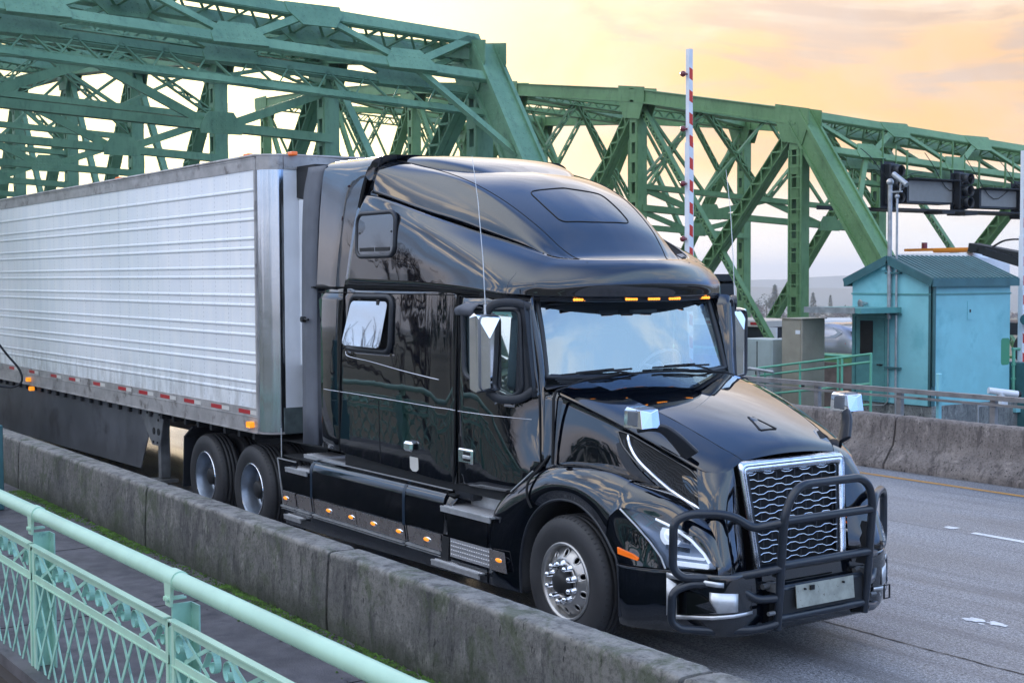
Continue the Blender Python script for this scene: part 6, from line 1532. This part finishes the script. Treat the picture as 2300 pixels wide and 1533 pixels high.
def mirrors():
    for s in (-1, 1):
        # door mirror
        mh = MB(); x0, x1, ya, yb, za, zb = -.93, -.79, 1.255, 1.475, 1.915, 2.545
        R = rrect(s*1.255 if s > 0 else -1.475, s*1.475 if s > 0 else -1.255, za, zb, .05, 4)
        n = len(R); sec = [(x0, 1.0), (x1-.05, 1.0), (x1+.01, .90)]; vs = []; cy, cz_ = s*1.365, (za+zb)/2
        for x, k in sec: vs += [(x, cy+(a-cy)*k, cz_+(b-cz_)*(k if k == 1 else .955)) for a, b in R]
        fs = [(j*n+i, j*n+(i+1) % n, (j+1)*n+(i+1) % n, (j+1)*n+i) for j in range(2) for i in range(n)]
        fs = [tuple(reversed(q)) for q in fs]
        mh.add(vs, fs, 0, True); mh.add(vs[:n], [tuple(range(n))]); mo = mh.build('door_mirror', 'greyshell', TR)
        # faceted chrome face wrapping the outer side
        f = MB(); o = x1+.016; yo2, yi2 = cy+s*.121, cy-s*.085; yr = cy+s*.03; c_, d_ = za-.004, zb+.004
        P = [(x0+.02, yo2, c_+.03), (x0+.02, yo2, d_-.03), (o-.045, yo2-s*.004, c_+.01), (o-.045, yo2-s*.004, d_-.01), (o+.020, yr, c_+.04), (o+.020, yr, d_-.20), (o+.002, yi2, c_+.02), (o+.002, yi2, d_-.03), (x0+.05, cy+s*.10, d_+.004), (x0+.05, yi2, d_+.004), (x0+.05, cy+s*.10, c_-.002), (x0+.05, yi2, c_-.002)]
        F = [(0, 2, 3, 1), (2, 4, 5, 3), (4, 6, 7, 5), (3, 5, 7), (3, 7, 9, 8), (1, 3, 8), (2, 10, 11, 6), (2, 6, 4)]
        if s > 0: F = [tuple(reversed(q)) for q in F]
        f.add(P, F); f.build('chrome_cover', 'chrome', mo, bevel=.006)
        f = MB(); f.add([(x0-.004, a_, b_) for a_, b_ in rrect(min(s*1.28, s*1.45), max(s*1.28, s*1.45), za+.03, zb-.03, .03)], [tuple(range(20))]); f.build('mirror_glass', 'mirrorglass', mo)
        # frame arm around the mirror
        arm = [(-.62, s*1.10, 2.60), (-.70, s*1.20, 2.635), (-.80, s*1.32, 2.62), (-.86, s*1.36, 2.55)]
        arm2 = [(-.56, s*1.08, 1.95), (-.66, s*1.17, 1.865), (-.78, s*1.29, 1.86), (-.86, s*1.34, 1.92)]
        f = MB()
        for A_ in (arm, arm2):
            f.sweep(cr(A_, 5), .045, .070)
        f.beam((-.575, s*1.095, 1.90), (-.65, s*1.13, 2.62), .05, .04, up=(0, 1, 0), ext=.02)
        f.build('mirror_arm', 'plastic', mo)
        MB().tube([(-.85, s*1.37, 2.545), (-.855, s*1.37, 2.62)], .014, 8).tube([(-.855, s*1.37, 2.62), (-.88, s*1.375, 3.0), (-.93, s*1.385, 3.45), (-1.0, s*1.395, 3.82)], [.005, .004, .003, .002], 6).build('antenna', 'brushed', mo)
        # hood mirror on a forked arm
        hm = MB(); x0, x1, y0, y1, z0, z1 = .66, .85, s*.985, s*1.175, 1.745, 1.895
        ya, yb = min(y0, y1), max(y0, y1)
        hm.bevbox(x0, x1-.02, ya, yb, z0, z1, .025); ho = hm.build('hood_mirror', 'greyshell', TR, bevel=.006)
        f = MB(); ym = (ya+yb)/2
        P = [(x1+.012, ya+.01, z0+.005), (x1+.012, yb-.01, z0+.005), (x1-.01, yb-.012, z1-.012), (x1-.01, ya+.012, z1-.012), (x1+.028, ym, z0+.01), (x1+.012, ym, z1-.03), (x0+.03, ya+.012, z1+.004), (x0+.03, yb-.012, z1+.004),
             (x0+.01, ya-.003, z0+.005), (x0+.02, ya-.003, z1-.02), (x0+.01, yb+.003, z0+.005), (x0+.02, yb+.003, z1-.02)]
        f.add(P, [(0, 4, 5, 3), (4, 1, 2, 5), (3, 5, 2), (3, 2, 7, 6), (8, 0, 3, 9), (1, 10, 11, 2), (9, 3, 6), (2, 11, 7)]); f.build('chrome_cap', 'chrome', ho, bevel=.004)
        A_ = cr([(.76, s*1.12, 1.732), (.80, s*1.02, 1.745), (.86, s*.96, 1.735), (.92, s*.90, 1.67), (.98, s*.80, 1.545)], 4); f = MB()
        n_ = len(A_); f.sweep(A_, [.035]*n_, [.05+.11*(i/(n_-1))**1.5 for i in range(n_)], up=(1, 0, .6))
        f.build('mirror_stalk', 'plastic', ho)
mirrors()
def skirts():
    def sk(poly, s, mat='paint', y=1.235, th=.02, name='side_fairing', par=TR):
        f = MB(); o = (0, s*y, 0)
        if s > 0: f.prism(poly, (0, y-th, 0), (1, 0, 0), (0, 0, 1), -th)
        else: f.prism(poly, (0, -y+th, 0), (1, 0, 0), (0, 0, 1), th)
        return f.build(name, mat, par)
    for s in (-1, 1):
        # rolled upper edge
        base = None
        for a, b in ((-4.30, -4.27), (-4.27, -2.40), (-2.40, -1.72)):
            G = []
            for x in (a, b): G.append([(x, s*1.245, .62), (x, s*1.245, .84), (x, s*1.240, .90), (x, s*1.218, .955), (x, s*1.17, .985), (x, s*1.08, .99)])
            if a == -4.62: G = [[(p[0], p[1], min(p[2], .86)) for p in r] if False else r for r in G]
            f = MB(); f.grid(loft([G[0], G[1]], 1, 3) if False else [[tuple(p) for p in cr(r, 3)] for r in G], flip=(s < 0)); o = f.build('side_fairing', 'fairing', TR)
            base = base or o
        for x in (-4.26, -2.40):
            f = MB(); G = [[(xx, s*(y+.004), z) for y, z in ((1.245, .60), (1.245, .84), (1.240, .90), (1.218, .957), (1.17, .988), (1.08, .993))] for xx in (x-.024, x+.024)]; f.grid(G, flip=(s < 0)); f.build('tank_strap', 'strap', TR)
        # chamfered end of the fairing by the step
        f = MB(); f.grid([[(-1.72, s*1.245, .62), (-1.72, s*1.245, .86), (-1.72, s*1.20, .97), (-1.72, s*1.08, .99)], [(-1.66, s*1.235, .62), (-1.66, s*1.23, .83), (-1.62, s*1.16, .93), (-1.60, s*1.06, .95)]], flip=(s < 0)); f.build('fairing_end', 'fairing', TR, solid=.01)
        MB().bevbox(-1.70, -1.42, min(s*1.0, s*1.15), max(s*1.0, s*1.15), .93, 1.02, .02).build('corner_cap', 'plastic', TR)
        # top shelf
        MB().bx(-5.0, -1.6, min(s*.9, s*1.20), max(s*.9, s*1.20), .955, .972).build('shelf', 'matte', TR)
        MB().bx(-3.66, -1.62, min(s*1.205, s*1.215), max(s*1.205, s*1.215), 1.005, 1.015).build('shelf_edge', 'brushed', TR)
        # lower body of the fairing
        sk([(-5.05, .93), (-4.62, .93), (-4.62, .86), (-4.29, .86), (-4.29, .60), (-4.93, .60), (-5.0, .75)], s, 'fairing', 1.240)
        sk([(-1.74, .86), (-1.05, .86), (-1.05, .30), (-1.74, .44)], s, 'fairing', 1.236)
        sk([(-4.93, .62), (-1.70, .62), (-1.70, .30), (-4.9, .26)], s, 'fairing', 1.232)
        sk([(-1.72, .62), (-1.02, .62), (-1.02, .30), (-1.72, .30)], s, 'fairing', 1.226)
        # chrome strip in pieces with lamps
        for a, b in ((-4.96, -4.66), (-4.60, -4.30), (-4.22, -3.33), (-3.32, -2.42), (-2.35, -1.78)):
            f = MB(); sl = .035
            f.prism([(a+sl*.4, .605), (b, .605), (b+sl, .465), (a+sl*1.4, .465)], (0, -1.238 if s < 0 else 1.225, 0), (1, 0, 0), (0, 0, 1), .012 if s < 0 else -.012)
            f.build('polished_strip', 'strip', TR)
            f = MB().bx(a, b+.02, min(s*1.225, s*1.262), max(s*1.225, s*1.262), .435, .452).bx(a, b+.02, min(s*1.225, s*1.25), max(s*1.225, s*1.25), .412, .420); f.build('strip_edge', 'brushed', TR)
        f = MB().prism([(-.99, .605), (-.78, .605), (-.745, .44), (-.99, .44)], (0, -1.245 if s < 0 else 1.232, 0), (1, 0, 0), (0, 0, 1), .010 if s < 0 else -.010); f.build('polished_strip', 'strip', TR)
        for x in (-4.85, -3.87, -3.40, -2.96, -2.48, -1.99, -.85):
            l = MB().sphere((x, s*1.250, .533), .052, 14, 8, sc=(1.0, .32, .36)).build('running_lamp', 'amber', TR)
            MB().sphere((x+.012, s*1.247, .533), .058, 14, 8, sc=(1.15, .20, .42)).build('lamp_bezel', 'chrome', l)
        # steps
        def step(x0, x1, z, yi, yo, name='step'):
            ya, yb = min(s*yi, s*yo), max(s*yi, s*yo)
            o = MB().bx(x0, x1, ya, yb, z-.012, z).bx(x0, x1, min(s*yo, s*(yo-.012)), max(s*yo, s*(yo-.012)), z-.045, z+.004).bx(x0, x1, min(s*(yo+.004), s*(yo-.006)), max(s*(yo+.004), s*(yo-.006)), z-.012, z+.002).build(name, 'brushed', TR)
            f = MB(); nx = int((x1-x0)/.036); ny = max(2, int(abs(yo-yi)/.036))
            for i in range(nx):
                for j in range(ny): f.lathe((x0+.018+.036*i, s*(yi+.016+.036*j), z), (0, 0, 1), [(.014, 0), (.011, .007), (.006, .003), (0, .003)], 6)
            f.build('grip_studs', 'treadstud', o); return o
        step(-1.72, -.95, .868, 1.0, 1.275); step(-1.84, -1.08, .385, 1.06, 1.30)
        step(-4.80, -4.30, .868, 1.03, 1.28); step(-4.80, -4.42, .375, 1.05, 1.30)
        step(-4.66, -3.72, 1.005, .82, 1.13)
        MB().bx(-1.60, -.85, min(s*1.02, s*1.035), max(s*1.02, s*1.035), .87, 1.05).build('kick_plate', 'brushed', TR)
        f = MB().bx(-1.62, -1.0, min(s*1.228, s*1.238), max(s*1.228, s*1.238), .44, .60)
        for i in range(17):
            for j in range(4): f.lathe((-1.60+.036*i, s*1.238, .46+.036*j), (0, s, 0), [(.012, 0), (.009, .006), (0, .004)], 6)
        f.build('perforated_plate', 'treadstud', TR)
        MB().hexa([(-1.80, s*1.18, .40), (-1.64, s*1.18, .40), (-1.64, s*1.25, .40), (-1.80, s*1.25, .40), (-1.74, s*1.18, .60), (-1.64, s*1.18, .60), (-1.64, s*1.24, .60), (-1.74, s*1.24, .60)]).build('step_cheek', 'matte', TR)
        # rear panel edge next to the tyre
        MB().beam((-5.06, s*1.24, .93), (-4.93, s*1.24, .45), .012, .012).beam((-5.06, s*1.24, .935), (-4.62, s*1.24, .935), .012, .012).cyl((-5.05, s*1.2, .94), (-5.05, s*1.2, 1.25), .006, 6).build('edge_trim', 'brushed', TR)
        # mudguard hung in front of the rear tyre
        MB().hexa([(-7.78, s*.75, .30), (-7.76, s*.75, .30), (-7.76, s*1.24, .30), (-7.78, s*1.24, .30), (-7.72, s*.75, .93), (-7.70, s*.75, .93), (-7.70, s*1.24, .93), (-7.72, s*1.24, .93)]).beam((-7.70, s*1.0, .92), (-7.45, s*1.0, 1.06), .48, .02).build('mud_flap', 'plastic', TR)
    # chassis
    m = MB()
    for y in (-.43, .43): m.bx(-8.0, 1.1, y-.04, y+.04, .72, .98)
    m.bx(-7.4, -5.2, -.5, .5, .98, 1.12); m.bx(-.6, 1.08, -.42, .42, .45, 1.30); m.cyl((0, -1.0, .5), (0, 1.0, .5), .09, 10)
    for ax in (-5.73, -7.05): m.cyl((ax, -1.0, .5), (ax, 1.0, .5), .13, 10); m.sphere((ax, 0, .5), .25)
    for y in (-.72, .72): m.bx(-7.7, -4.9, y-.01, y+.01, .35, 1.08)  # black plates added beside the frame to darken the gap behind the wheels
    m.bx(-7.7, -4.3, -1.05, 1.05, 1.085, 1.10)  # deck plate added above the wheels to keep the underside dark
    m.build('chassis_and_shade_plates', 'matte', TR)
    for s in (-1, 1): MB().cyl((-4.3, s*.85, .62), (-1.8, s*.85, .62), .32, 24).build('fuel_tank', 'galvdark', TR)
skirts()
for s in (-1, 1):
    steer_wheel(TR, s)
    for x in (-5.73, -7.05): drive_wheel(TR, x, s)
# ================================================================== far traffic
def car(x, y, z, label, mat, dirx=-1):
    # hatchback facing along -x (dirx=-1): tail towards +x
    t = thing('parked_car', label, 'car', (x, y, z), 'traffic on the opposite bridge')
    L = lambda a: x-dirx*(-a) if False else x+a*(-dirx)
    st = [(-2.15, .35, .62, .62, .70), (-1.95, .25, .80, .80, .80), (-1.2, .22, .96, .96, .88), (-.75, .22, 1.0, 1.05, .90), (-.1, .22, 1.02, 1.40, .90), (.6, .22, 1.02, 1.48, .90), (1.3, .22, 1.02, 1.40, .89), (1.8, .25, 1.0, 1.10, .87), (2.05, .30, .92, .93, .83), (2.15, .45, .70, .70, .76)]
    rows = []
    for a, zb, zm, zt, hw in st:
        ti = .72 if zt > zm+.05 else .9
        rows.append([(L(a), y-hw*.9, z+zb), (L(a), y-hw, z+(zb+zm)/2), (L(a), y-hw*.97, z+zm), (L(a), y-hw*ti, z+zt-.03), (L(a), y-hw*ti*.6, z+zt), (L(a), y, z+zt+.015), (L(a), y+hw*ti*.6, z+zt), (L(a), y+hw*ti, z+zt-.03), (L(a), y+hw*.97, z+zm), (L(a), y+hw, z+(zb+zm)/2), (L(a), y+hw*.9, z+zb)])
    MB().grid(loft(rows, 4, 2), flip=False).build('body', mat, t, solid=.02)
    m = MB()
    for A in ([(-.62, 1.06), (-.12, 1.34), (.30, 1.40), (.30, 1.06)], [(.36, 1.06), (.36, 1.40), (1.0, 1.38), (1.45, 1.22), (1.25, 1.06)]):
        m.add([(L(a), y-.88+.22*(h-1.04)/.4, z+h) for a, h in A], [tuple(range(len(A)))])
    m.build('side_window', 'bunkglass', t, solid=.01)
    MB().add([(L(1.62), y-.62, z+1.26), (L(1.62), y+.62, z+1.26), (L(2.0), y+.70, z+1.0), (L(2.0), y-.70, z+1.0)], [(0, 1, 2, 3)]).build('rear_window', 'gap', t, solid=.01)
    for s in (-1, 1): MB().hexa([(L(1.75), y+s*.84, z+.78), (L(2.12), y+s*.62, z+.76), (L(2.08), y+s*.60, z+.92), (L(1.7), y+s*.86, z+.90), (L(1.70), y+s*.88, z+.82), (L(2.16), y+s*.70, z+.78), (L(2.12), y+s*.68, z+.94), (L(1.65), y+s*.90, z+.93)]).build('tail_light', 'red', t)
    for a in (-1.35, 1.35):
        for s in (-1, 1):
            w = MB().lathe((L(a), y+s*.90, z+.33), (0, -s, 0), [(.2, .0), (.30, -.01), (.33, .03), (.33, .2), (.2, .2)], 24).build('wheel', 'rubber', t)
            MB().lathe((L(a), y+s*.885, z+.33), (0, s, 0), [(.2, 0), (.15, -.02), (.03, .01), (0, .01)], 18).build('rim', 'brushed', w)
car(-22.2, 25.6, -.13, 'silver hatchback on the opposite bridge, seen between the beige cabinet and the booth', 'carsilver')
car(-30.5, 25.9, -.13, 'dark car further back on the opposite bridge', 'skirt')
def tow_truck():
    x, y, z = -29.95, 27.0, -.14
    t = thing('flatbed_truck', 'grey work truck with black headboard and amber beacon, beside the truck mirror', 'truck', (x, y, z))
    MB().bevbox(x-1.1, x+.55, y-1.15, y+1.15, z+.7, z+2.62, .12).build('cab', 'cabbeige', t)
    MB().bx(x+.75, x+.95, y-1.2, y+1.2, z+1.2, z+3.05).bx(x-.5, x+.95, y-1.1, y+1.1, z+2.70, z+2.8).build('headboard', 'sigblack', t)
    MB().cyl((x+.5, y-.9, z+3.05), (x+.5, y-.9, z+3.24), .12, 12).build('beacon', 'amberoff', t)
    b = MB().bx(x+1.0, x+5.05, y-1.25, y+1.25, z+1.28, z+1.48).build('flat_bed', 'offwhite', t)
    for k in range(4): MB().bx(x+1.0+k*1.1, x+1.40+k*1.1, y-1.265, y-1.25, z+1.34, z+1.43).build('red_reflector', 'red', b)
    MB().bx(x+1.0, x+4.9, y-1.0, y+1.0, z+.7, z+1.27).build('frame', 'sigblack', t)
    MB().bx(x+4.95, x+5.5, y-1.24, y-1.20, z+.65, z+1.28).build('side_box', 'white', t)
    for a in (-.6, 3.6):
        for s in (-1, 1): MB().lathe((x+a, y+s*1.18, z+.5), (0, -s, 0), [(.0, .05), (.28, .05), (.30, .0), (.48, .0), (.5, .04), (.5, .25), (.3, .25)], 24).build('wheel', 'rubber', t)
tow_truck()
def crane_truck():
    x, y, z = -19.3, 28.2, .22
    t = thing('crane_truck', 'white maintenance truck with orange light bar and black folded boom behind the booth roof', 'truck', (x, y, z))
    MB().bevbox(x-1.6, x+1.3, y-1.1, y+1.1, z+.8, z+3.28, .15).build('cab', 'white', t)
    MB().bx(x-1.55, x+1.25, y-1.13, y-1.1, z+1.8, z+2.7).build('side_window', 'gap', t)
    b = MB().bx(x-1.2, x+.2, y-.9, y-.6, z+3.36, z+3.44).bevbox(x-.1, x+1.5, y-.95, y-.55, z+3.30, z+3.44, .04).build('light_bar', 'orangebar', t)
    MB().cyl((x-.5, y-.8, z+3.44), (x-.5, y-.8, z+3.62), .09, 10).build('beacon', 'redlamp', b)
    m = MB(); m.beam((x+1.4, y-.8, z+3.42), (x+4.6, y-.8, z+2.85), .5, .26, ext=.1); m.beam((x+1.9, y-1.0, z+3.3), (x+4.4, y-1.0, z+2.60), .3, .22)
    m.tube(cr([(x+2.0, y-.9, z+3.42), (x+2.5, y-.9, z+3.62), (x+3.2, y-.9, z+3.6), (x+3.7, y-.9, z+3.3), (x+4.3, y-.9, z+3.05)], 5), .03, 6)
    for k in range(8): m.cyl((x+1.6+k*.38, y-1.1, z+3.38-k*.07), (x+1.6+k*.38, y-.55, z+3.38-k*.07), .06, 8)
    m.build('boom', 'sigblack', t)
    MB().bx(x+1.4, x+6.5, y-1.2, y+1.2, z+.9, z+1.25).build('bed', 'sigblack', t)
    for a in (-.4, 3.4, 4.7):
        for s in (-1, 1): MB().lathe((x+a, y+s*1.1, z+.5), (0, -s, 0), [(.0, .05), (.28, .05), (.30, .0), (.48, .0), (.5, .04), (.5, .25), (.3, .25)], 24).build('wheel', 'rubber', t)
crane_truck()

# ================================================================== far shore
F0 = V(8.5585, -7.6048, 0); FX, FY = V(-.823, .568, 0), V(.568, .823, 0)
def gz(s): return -6-.0241*max(s, 0)
def spot(px, s):     # metres to the right of the line of sight at distance s
    return F0+FX*s+FY*((px-1150)/3147.7*s)
def conifer(px, s, h, w, label, seed):
    rng = random.Random(seed); p = spot(px, s); z0 = gz(s)
    t = thing('conifer_tree', label, 'tree', (p.x, p.y, z0), 'trees on the far shore'); m = MB(); m.cyl((p.x, p.y, z0), (p.x, p.y, z0+h*.9), w*.04, 6, r2=w*.01); m.build('trunk', 'bark', t)
    m = MB(); n = 420
    for i in range(n):
        f = rng.random()**.8; z = z0+h*(.08+.92*f); r = w*.5*(1-f)**.8*rng.uniform(.45, 1.08)+.02*w; a = rng.uniform(0, 2*PI); l = w*.13*rng.uniform(.6, 1.3)
        c = V(p.x+r*math.cos(a), p.y+r*math.sin(a), z); d = V(math.cos(a), math.sin(a), -.45)*l; e = V(-math.sin(a), math.cos(a), rng.uniform(-.3, .3))*l*.6
        m.add([c-e, c+e, c+d*1.5], [(0, 1, 2)]); m.add([c-d*.3+V(0, 0, l*.5), c+e, c+d], [(0, 1, 2)])
    m.build('crown', 'leafdark', t)
def broad(px, s, h, w, label, seed, mat='leafdark', kind='broadleaf_tree'):
    rng = random.Random(seed); p = spot(px, s); z0 = gz(s)
    t = thing(kind, label, 'tree', (p.x, p.y, z0), 'trees on the far shore'); MB().cyl((p.x, p.y, z0), (p.x, p.y, z0+h*.6), w*.04, 6, r2=w*.02).build('trunk', 'bark', t)
    m = MB(); bl = [(rng.uniform(-.33, .33)*w, rng.uniform(-.33, .33)*w, h*rng.uniform(.35, .85), w*rng.uniform(.16, .30)) for _ in range(9)]
    for i in range(560):
        b = rng.choice(bl); d = V(rng.gauss(0, 1), rng.gauss(0, 1), rng.gauss(0, .8)).normalized()*b[3]*rng.uniform(.6, 1.05); c = V(p.x+b[0], p.y+b[1], z0+b[2])+d; l = w*.05*rng.uniform(.6, 1.4)
        u = V(rng.gauss(0, 1), rng.gauss(0, 1), rng.gauss(0, 1)).normalized()*l; v = V(rng.gauss(0, 1), rng.gauss(0, 1), rng.gauss(0, 1)).normalized()*l; m.add([c-u, c+v, c+u-v*.4], [(0, 1, 2)])
    m.build('crown', mat, t)
conifer(1740, 980, 26, 9, 'tallest pointed conifer rising from the dark clump left of the ladder column', 1)
broad(1722, 980, 21, 17, 'dark rounded tree mass beneath the tallest conifer', 2)
broad(1700, 960, 13, 14, 'brownish low tree at the left end of the far tree clump', 3, 'leafbrown')
conifer(1754, 990, 14, 7, 'small conifer at the right foot of the tall one', 4)
conifer(1826, 1020, 21, 7, 'narrow conifer just right of the ladder column', 5)
broad(1838, 1000, 12, 12, 'low bushy tree beside the narrow conifer', 6)
conifer(1865, 1010, 19, 5, 'columnar dark tree standing alone above the canopy of the booth', 7)
for i, (px, h, m_) in enumerate(((1808, 11, 'leafbrown'), (1884, 9, 'leafbrown'), (1900, 10, 'leafdark'), (1680, 12, 'leafbrown'), (1780, 9, 'leafbrown'))):
    broad(px, 1040+i*9, h, 15, ('low brown tree right of the ladder column', 'low brown tree right of the columnar tree', 'low dark tree against the left wall of the booth', 'low brown tree behind the truck mirror', 'low brown tree hidden behind the ladder column')[i], 20+i, m_)
def treeline():
    rng = random.Random(9); m = MB()
    for i in range(7000):
        px = rng.uniform(-300, 2600); s = rng.uniform(1080, 1260); p = spot(px, s); h = (7+3*math.sin(px*.013)+2.5*math.sin(px*.05)+2*math.sin(px*.17))*rng.random()**.5; c = V(p.x, p.y, gz(s)+h); l = rng.uniform(1, 2.4)
        u = V(rng.gauss(0, 1), rng.gauss(0, 1), rng.gauss(0, 1)).normalized()*l; v = V(rng.gauss(0, 1), rng.gauss(0, 1), rng.gauss(0, 1)).normalized()*l; m.add([c-u, c+v, c+u-v*.4], [(0, 1, 2)])
    o = m.build('far_treeline', 'leafbrown'); tag(o, 'low brownish treeline along the far shore below the hills', 'treeline'); o['kind'] = 'stuff'
treeline()
def sheds():
    rng = random.Random(13)
    labs = ['white low roofed shed on the far shore left of the booth canopy', 'pale long shed on the far shore right of the ladder column', 'small white shed on the far shore beside the beige cabinet', 'cream coloured shed near the water left of the booth', 'white boat house at the left of the shed row']
    for i, (px, w) in enumerate(((1880, 16), (1832, 22), (1858, 9), (1900, 12), (1812, 10))):
        s = 780+i*14; p = spot(px, s); z0 = gz(s); h = 2.6
        t = thing('shore_shed', labs[i], 'shed', (p.x, p.y, z0), 'sheds on the far shore')
        a, b = p-FY*(w/2), p+FY*(w/2); d = FX*6
        P = [a, b, b+d, a+d]; m = MB(); m.hexa([(q.x, q.y, z0) for q in P]+[(q.x, q.y, z0+h) for q in P]); m.build('wall', 'white', t)
        r0, r1 = a+d*.5, b+d*.5; m = MB(); m.add([(P[0].x, P[0].y, z0+h), (P[1].x, P[1].y, z0+h), (P[2].x, P[2].y, z0+h), (P[3].x, P[3].y, z0+h), (r0.x, r0.y, z0+h+1.4), (r1.x, r1.y, z0+h+1.4)], [(0, 1, 5, 4), (2, 3, 4, 5), (1, 2, 5), (3, 0, 4)]); m.build('roof', 'signface' if i % 2 else 'offwhite', t)
sheds()

# ================================================================== bare trees
def bare_tree(x, y, z0, h, label, seed, spread=.5, thick=.03, lean=(0, 0)):
    rng = random.Random(seed); t = thing('bare_tree', label, 'tree', (x, y, z0), 'leafless trees beside the bridge')
    tr, tw = MB(), MB()
    def grow(p, d, l, r, dep):
        n = 4; pts = [p]
        for i in range(n):
            d = (d+V(rng.gauss(0, .10), rng.gauss(0, .10), rng.gauss(.03, .06))).normalized(); p = p+d*(l/n); pts.append(p)
        (tr if dep < 2 else tw).tube(pts, [r*(1-.38*i/n) for i in range(n+1)], 6 if dep < 2 else 4, cap=False)
        if dep >= 6: return
        for k in range(rng.choice((2, 3)) if dep < 5 else 2):
            a = rng.uniform(.25, .75)*spread*1.5; ph = rng.uniform(0, 2*PI); _, s_, u_ = basis(d)
            e = (d*math.cos(a)+(s_*math.cos(ph)+u_*math.sin(ph))*math.sin(a)+V(0, 0, .12)).normalized(); grow(p if k else pts[-2], e, l*rng.uniform(.62, .84), r*.60, dep+1)
    grow(V(x, y, z0), V(lean[0], lean[1], 1).normalized(), h*.26, h*thick, 0)
    tr.build('trunk', 'bark', t); tw.build('crown', 'bark', t)
bare_tree(-16.5, 38.5, -6, 13.5, 'thin leafless tree at the right edge behind the opposite bridge portal', 3, .55, .012)
bare_tree(-34, -21.5, -6, 14, 'leafless tree beyond the railing, mirrored in the side of the truck roof', 5, .5, .020)
bare_tree(-43, -28, -6, 15, 'second leafless tree beyond the railing, mirrored higher on the roof side', 8, .5, .020)
bare_tree(-25, -16, -6, 11, 'third leafless tree close beyond the railing, mirrored near the door seam', 12, .45, .024)
bare_tree(-12, -24, -6, 12, 'fourth leafless tree beyond the railing, mirrored in the front fender', 15, .5, .020)
def back_shore():
    rng = random.Random(19); m = MB()
    for i in range(2600):
        x = rng.uniform(-260, 200); y = -150-rng.random()*20; h = (9+4*math.sin(x*.03)+3*math.sin(x*.11))*rng.random()**.5; c = V(x, y, -6+h); l = rng.uniform(1.2, 2.6)
        u = V(rng.gauss(0, 1), rng.gauss(0, 1), rng.gauss(0, 1)).normalized()*l; v = V(rng.gauss(0, 1), rng.gauss(0, 1), rng.gauss(0, 1)).normalized()*l; m.add([c-u, c+v, c+u-v*.4], [(0, 1, 2)])
    o = m.build('opposite_treeline', 'leafdark'); tag(o, 'dark treeline across the river behind the photographer', 'treeline'); o['kind'] = 'stuff'
back_shore()
# ------------------------------------------------------------------ air
def haze():
    m, g = newmat('haze'); 
    v = g.n('ShaderNodeVolumePrincipled', {'Color': (.80, .86, .96, 1), 'Density': .00022, 'Anisotropy': .2})
    g.n('ShaderNodeOutputMaterial', {'Volume': v.outputs[0]})
    M['haze'] = m
    o = MB().box((-1900, 1400, -190), (15000, 15000, 560)).build('haze', 'haze'); o['kind'] = 'stuff'; tag(o, 'thin pale blue haze over the river and hills', 'haze')
haze()
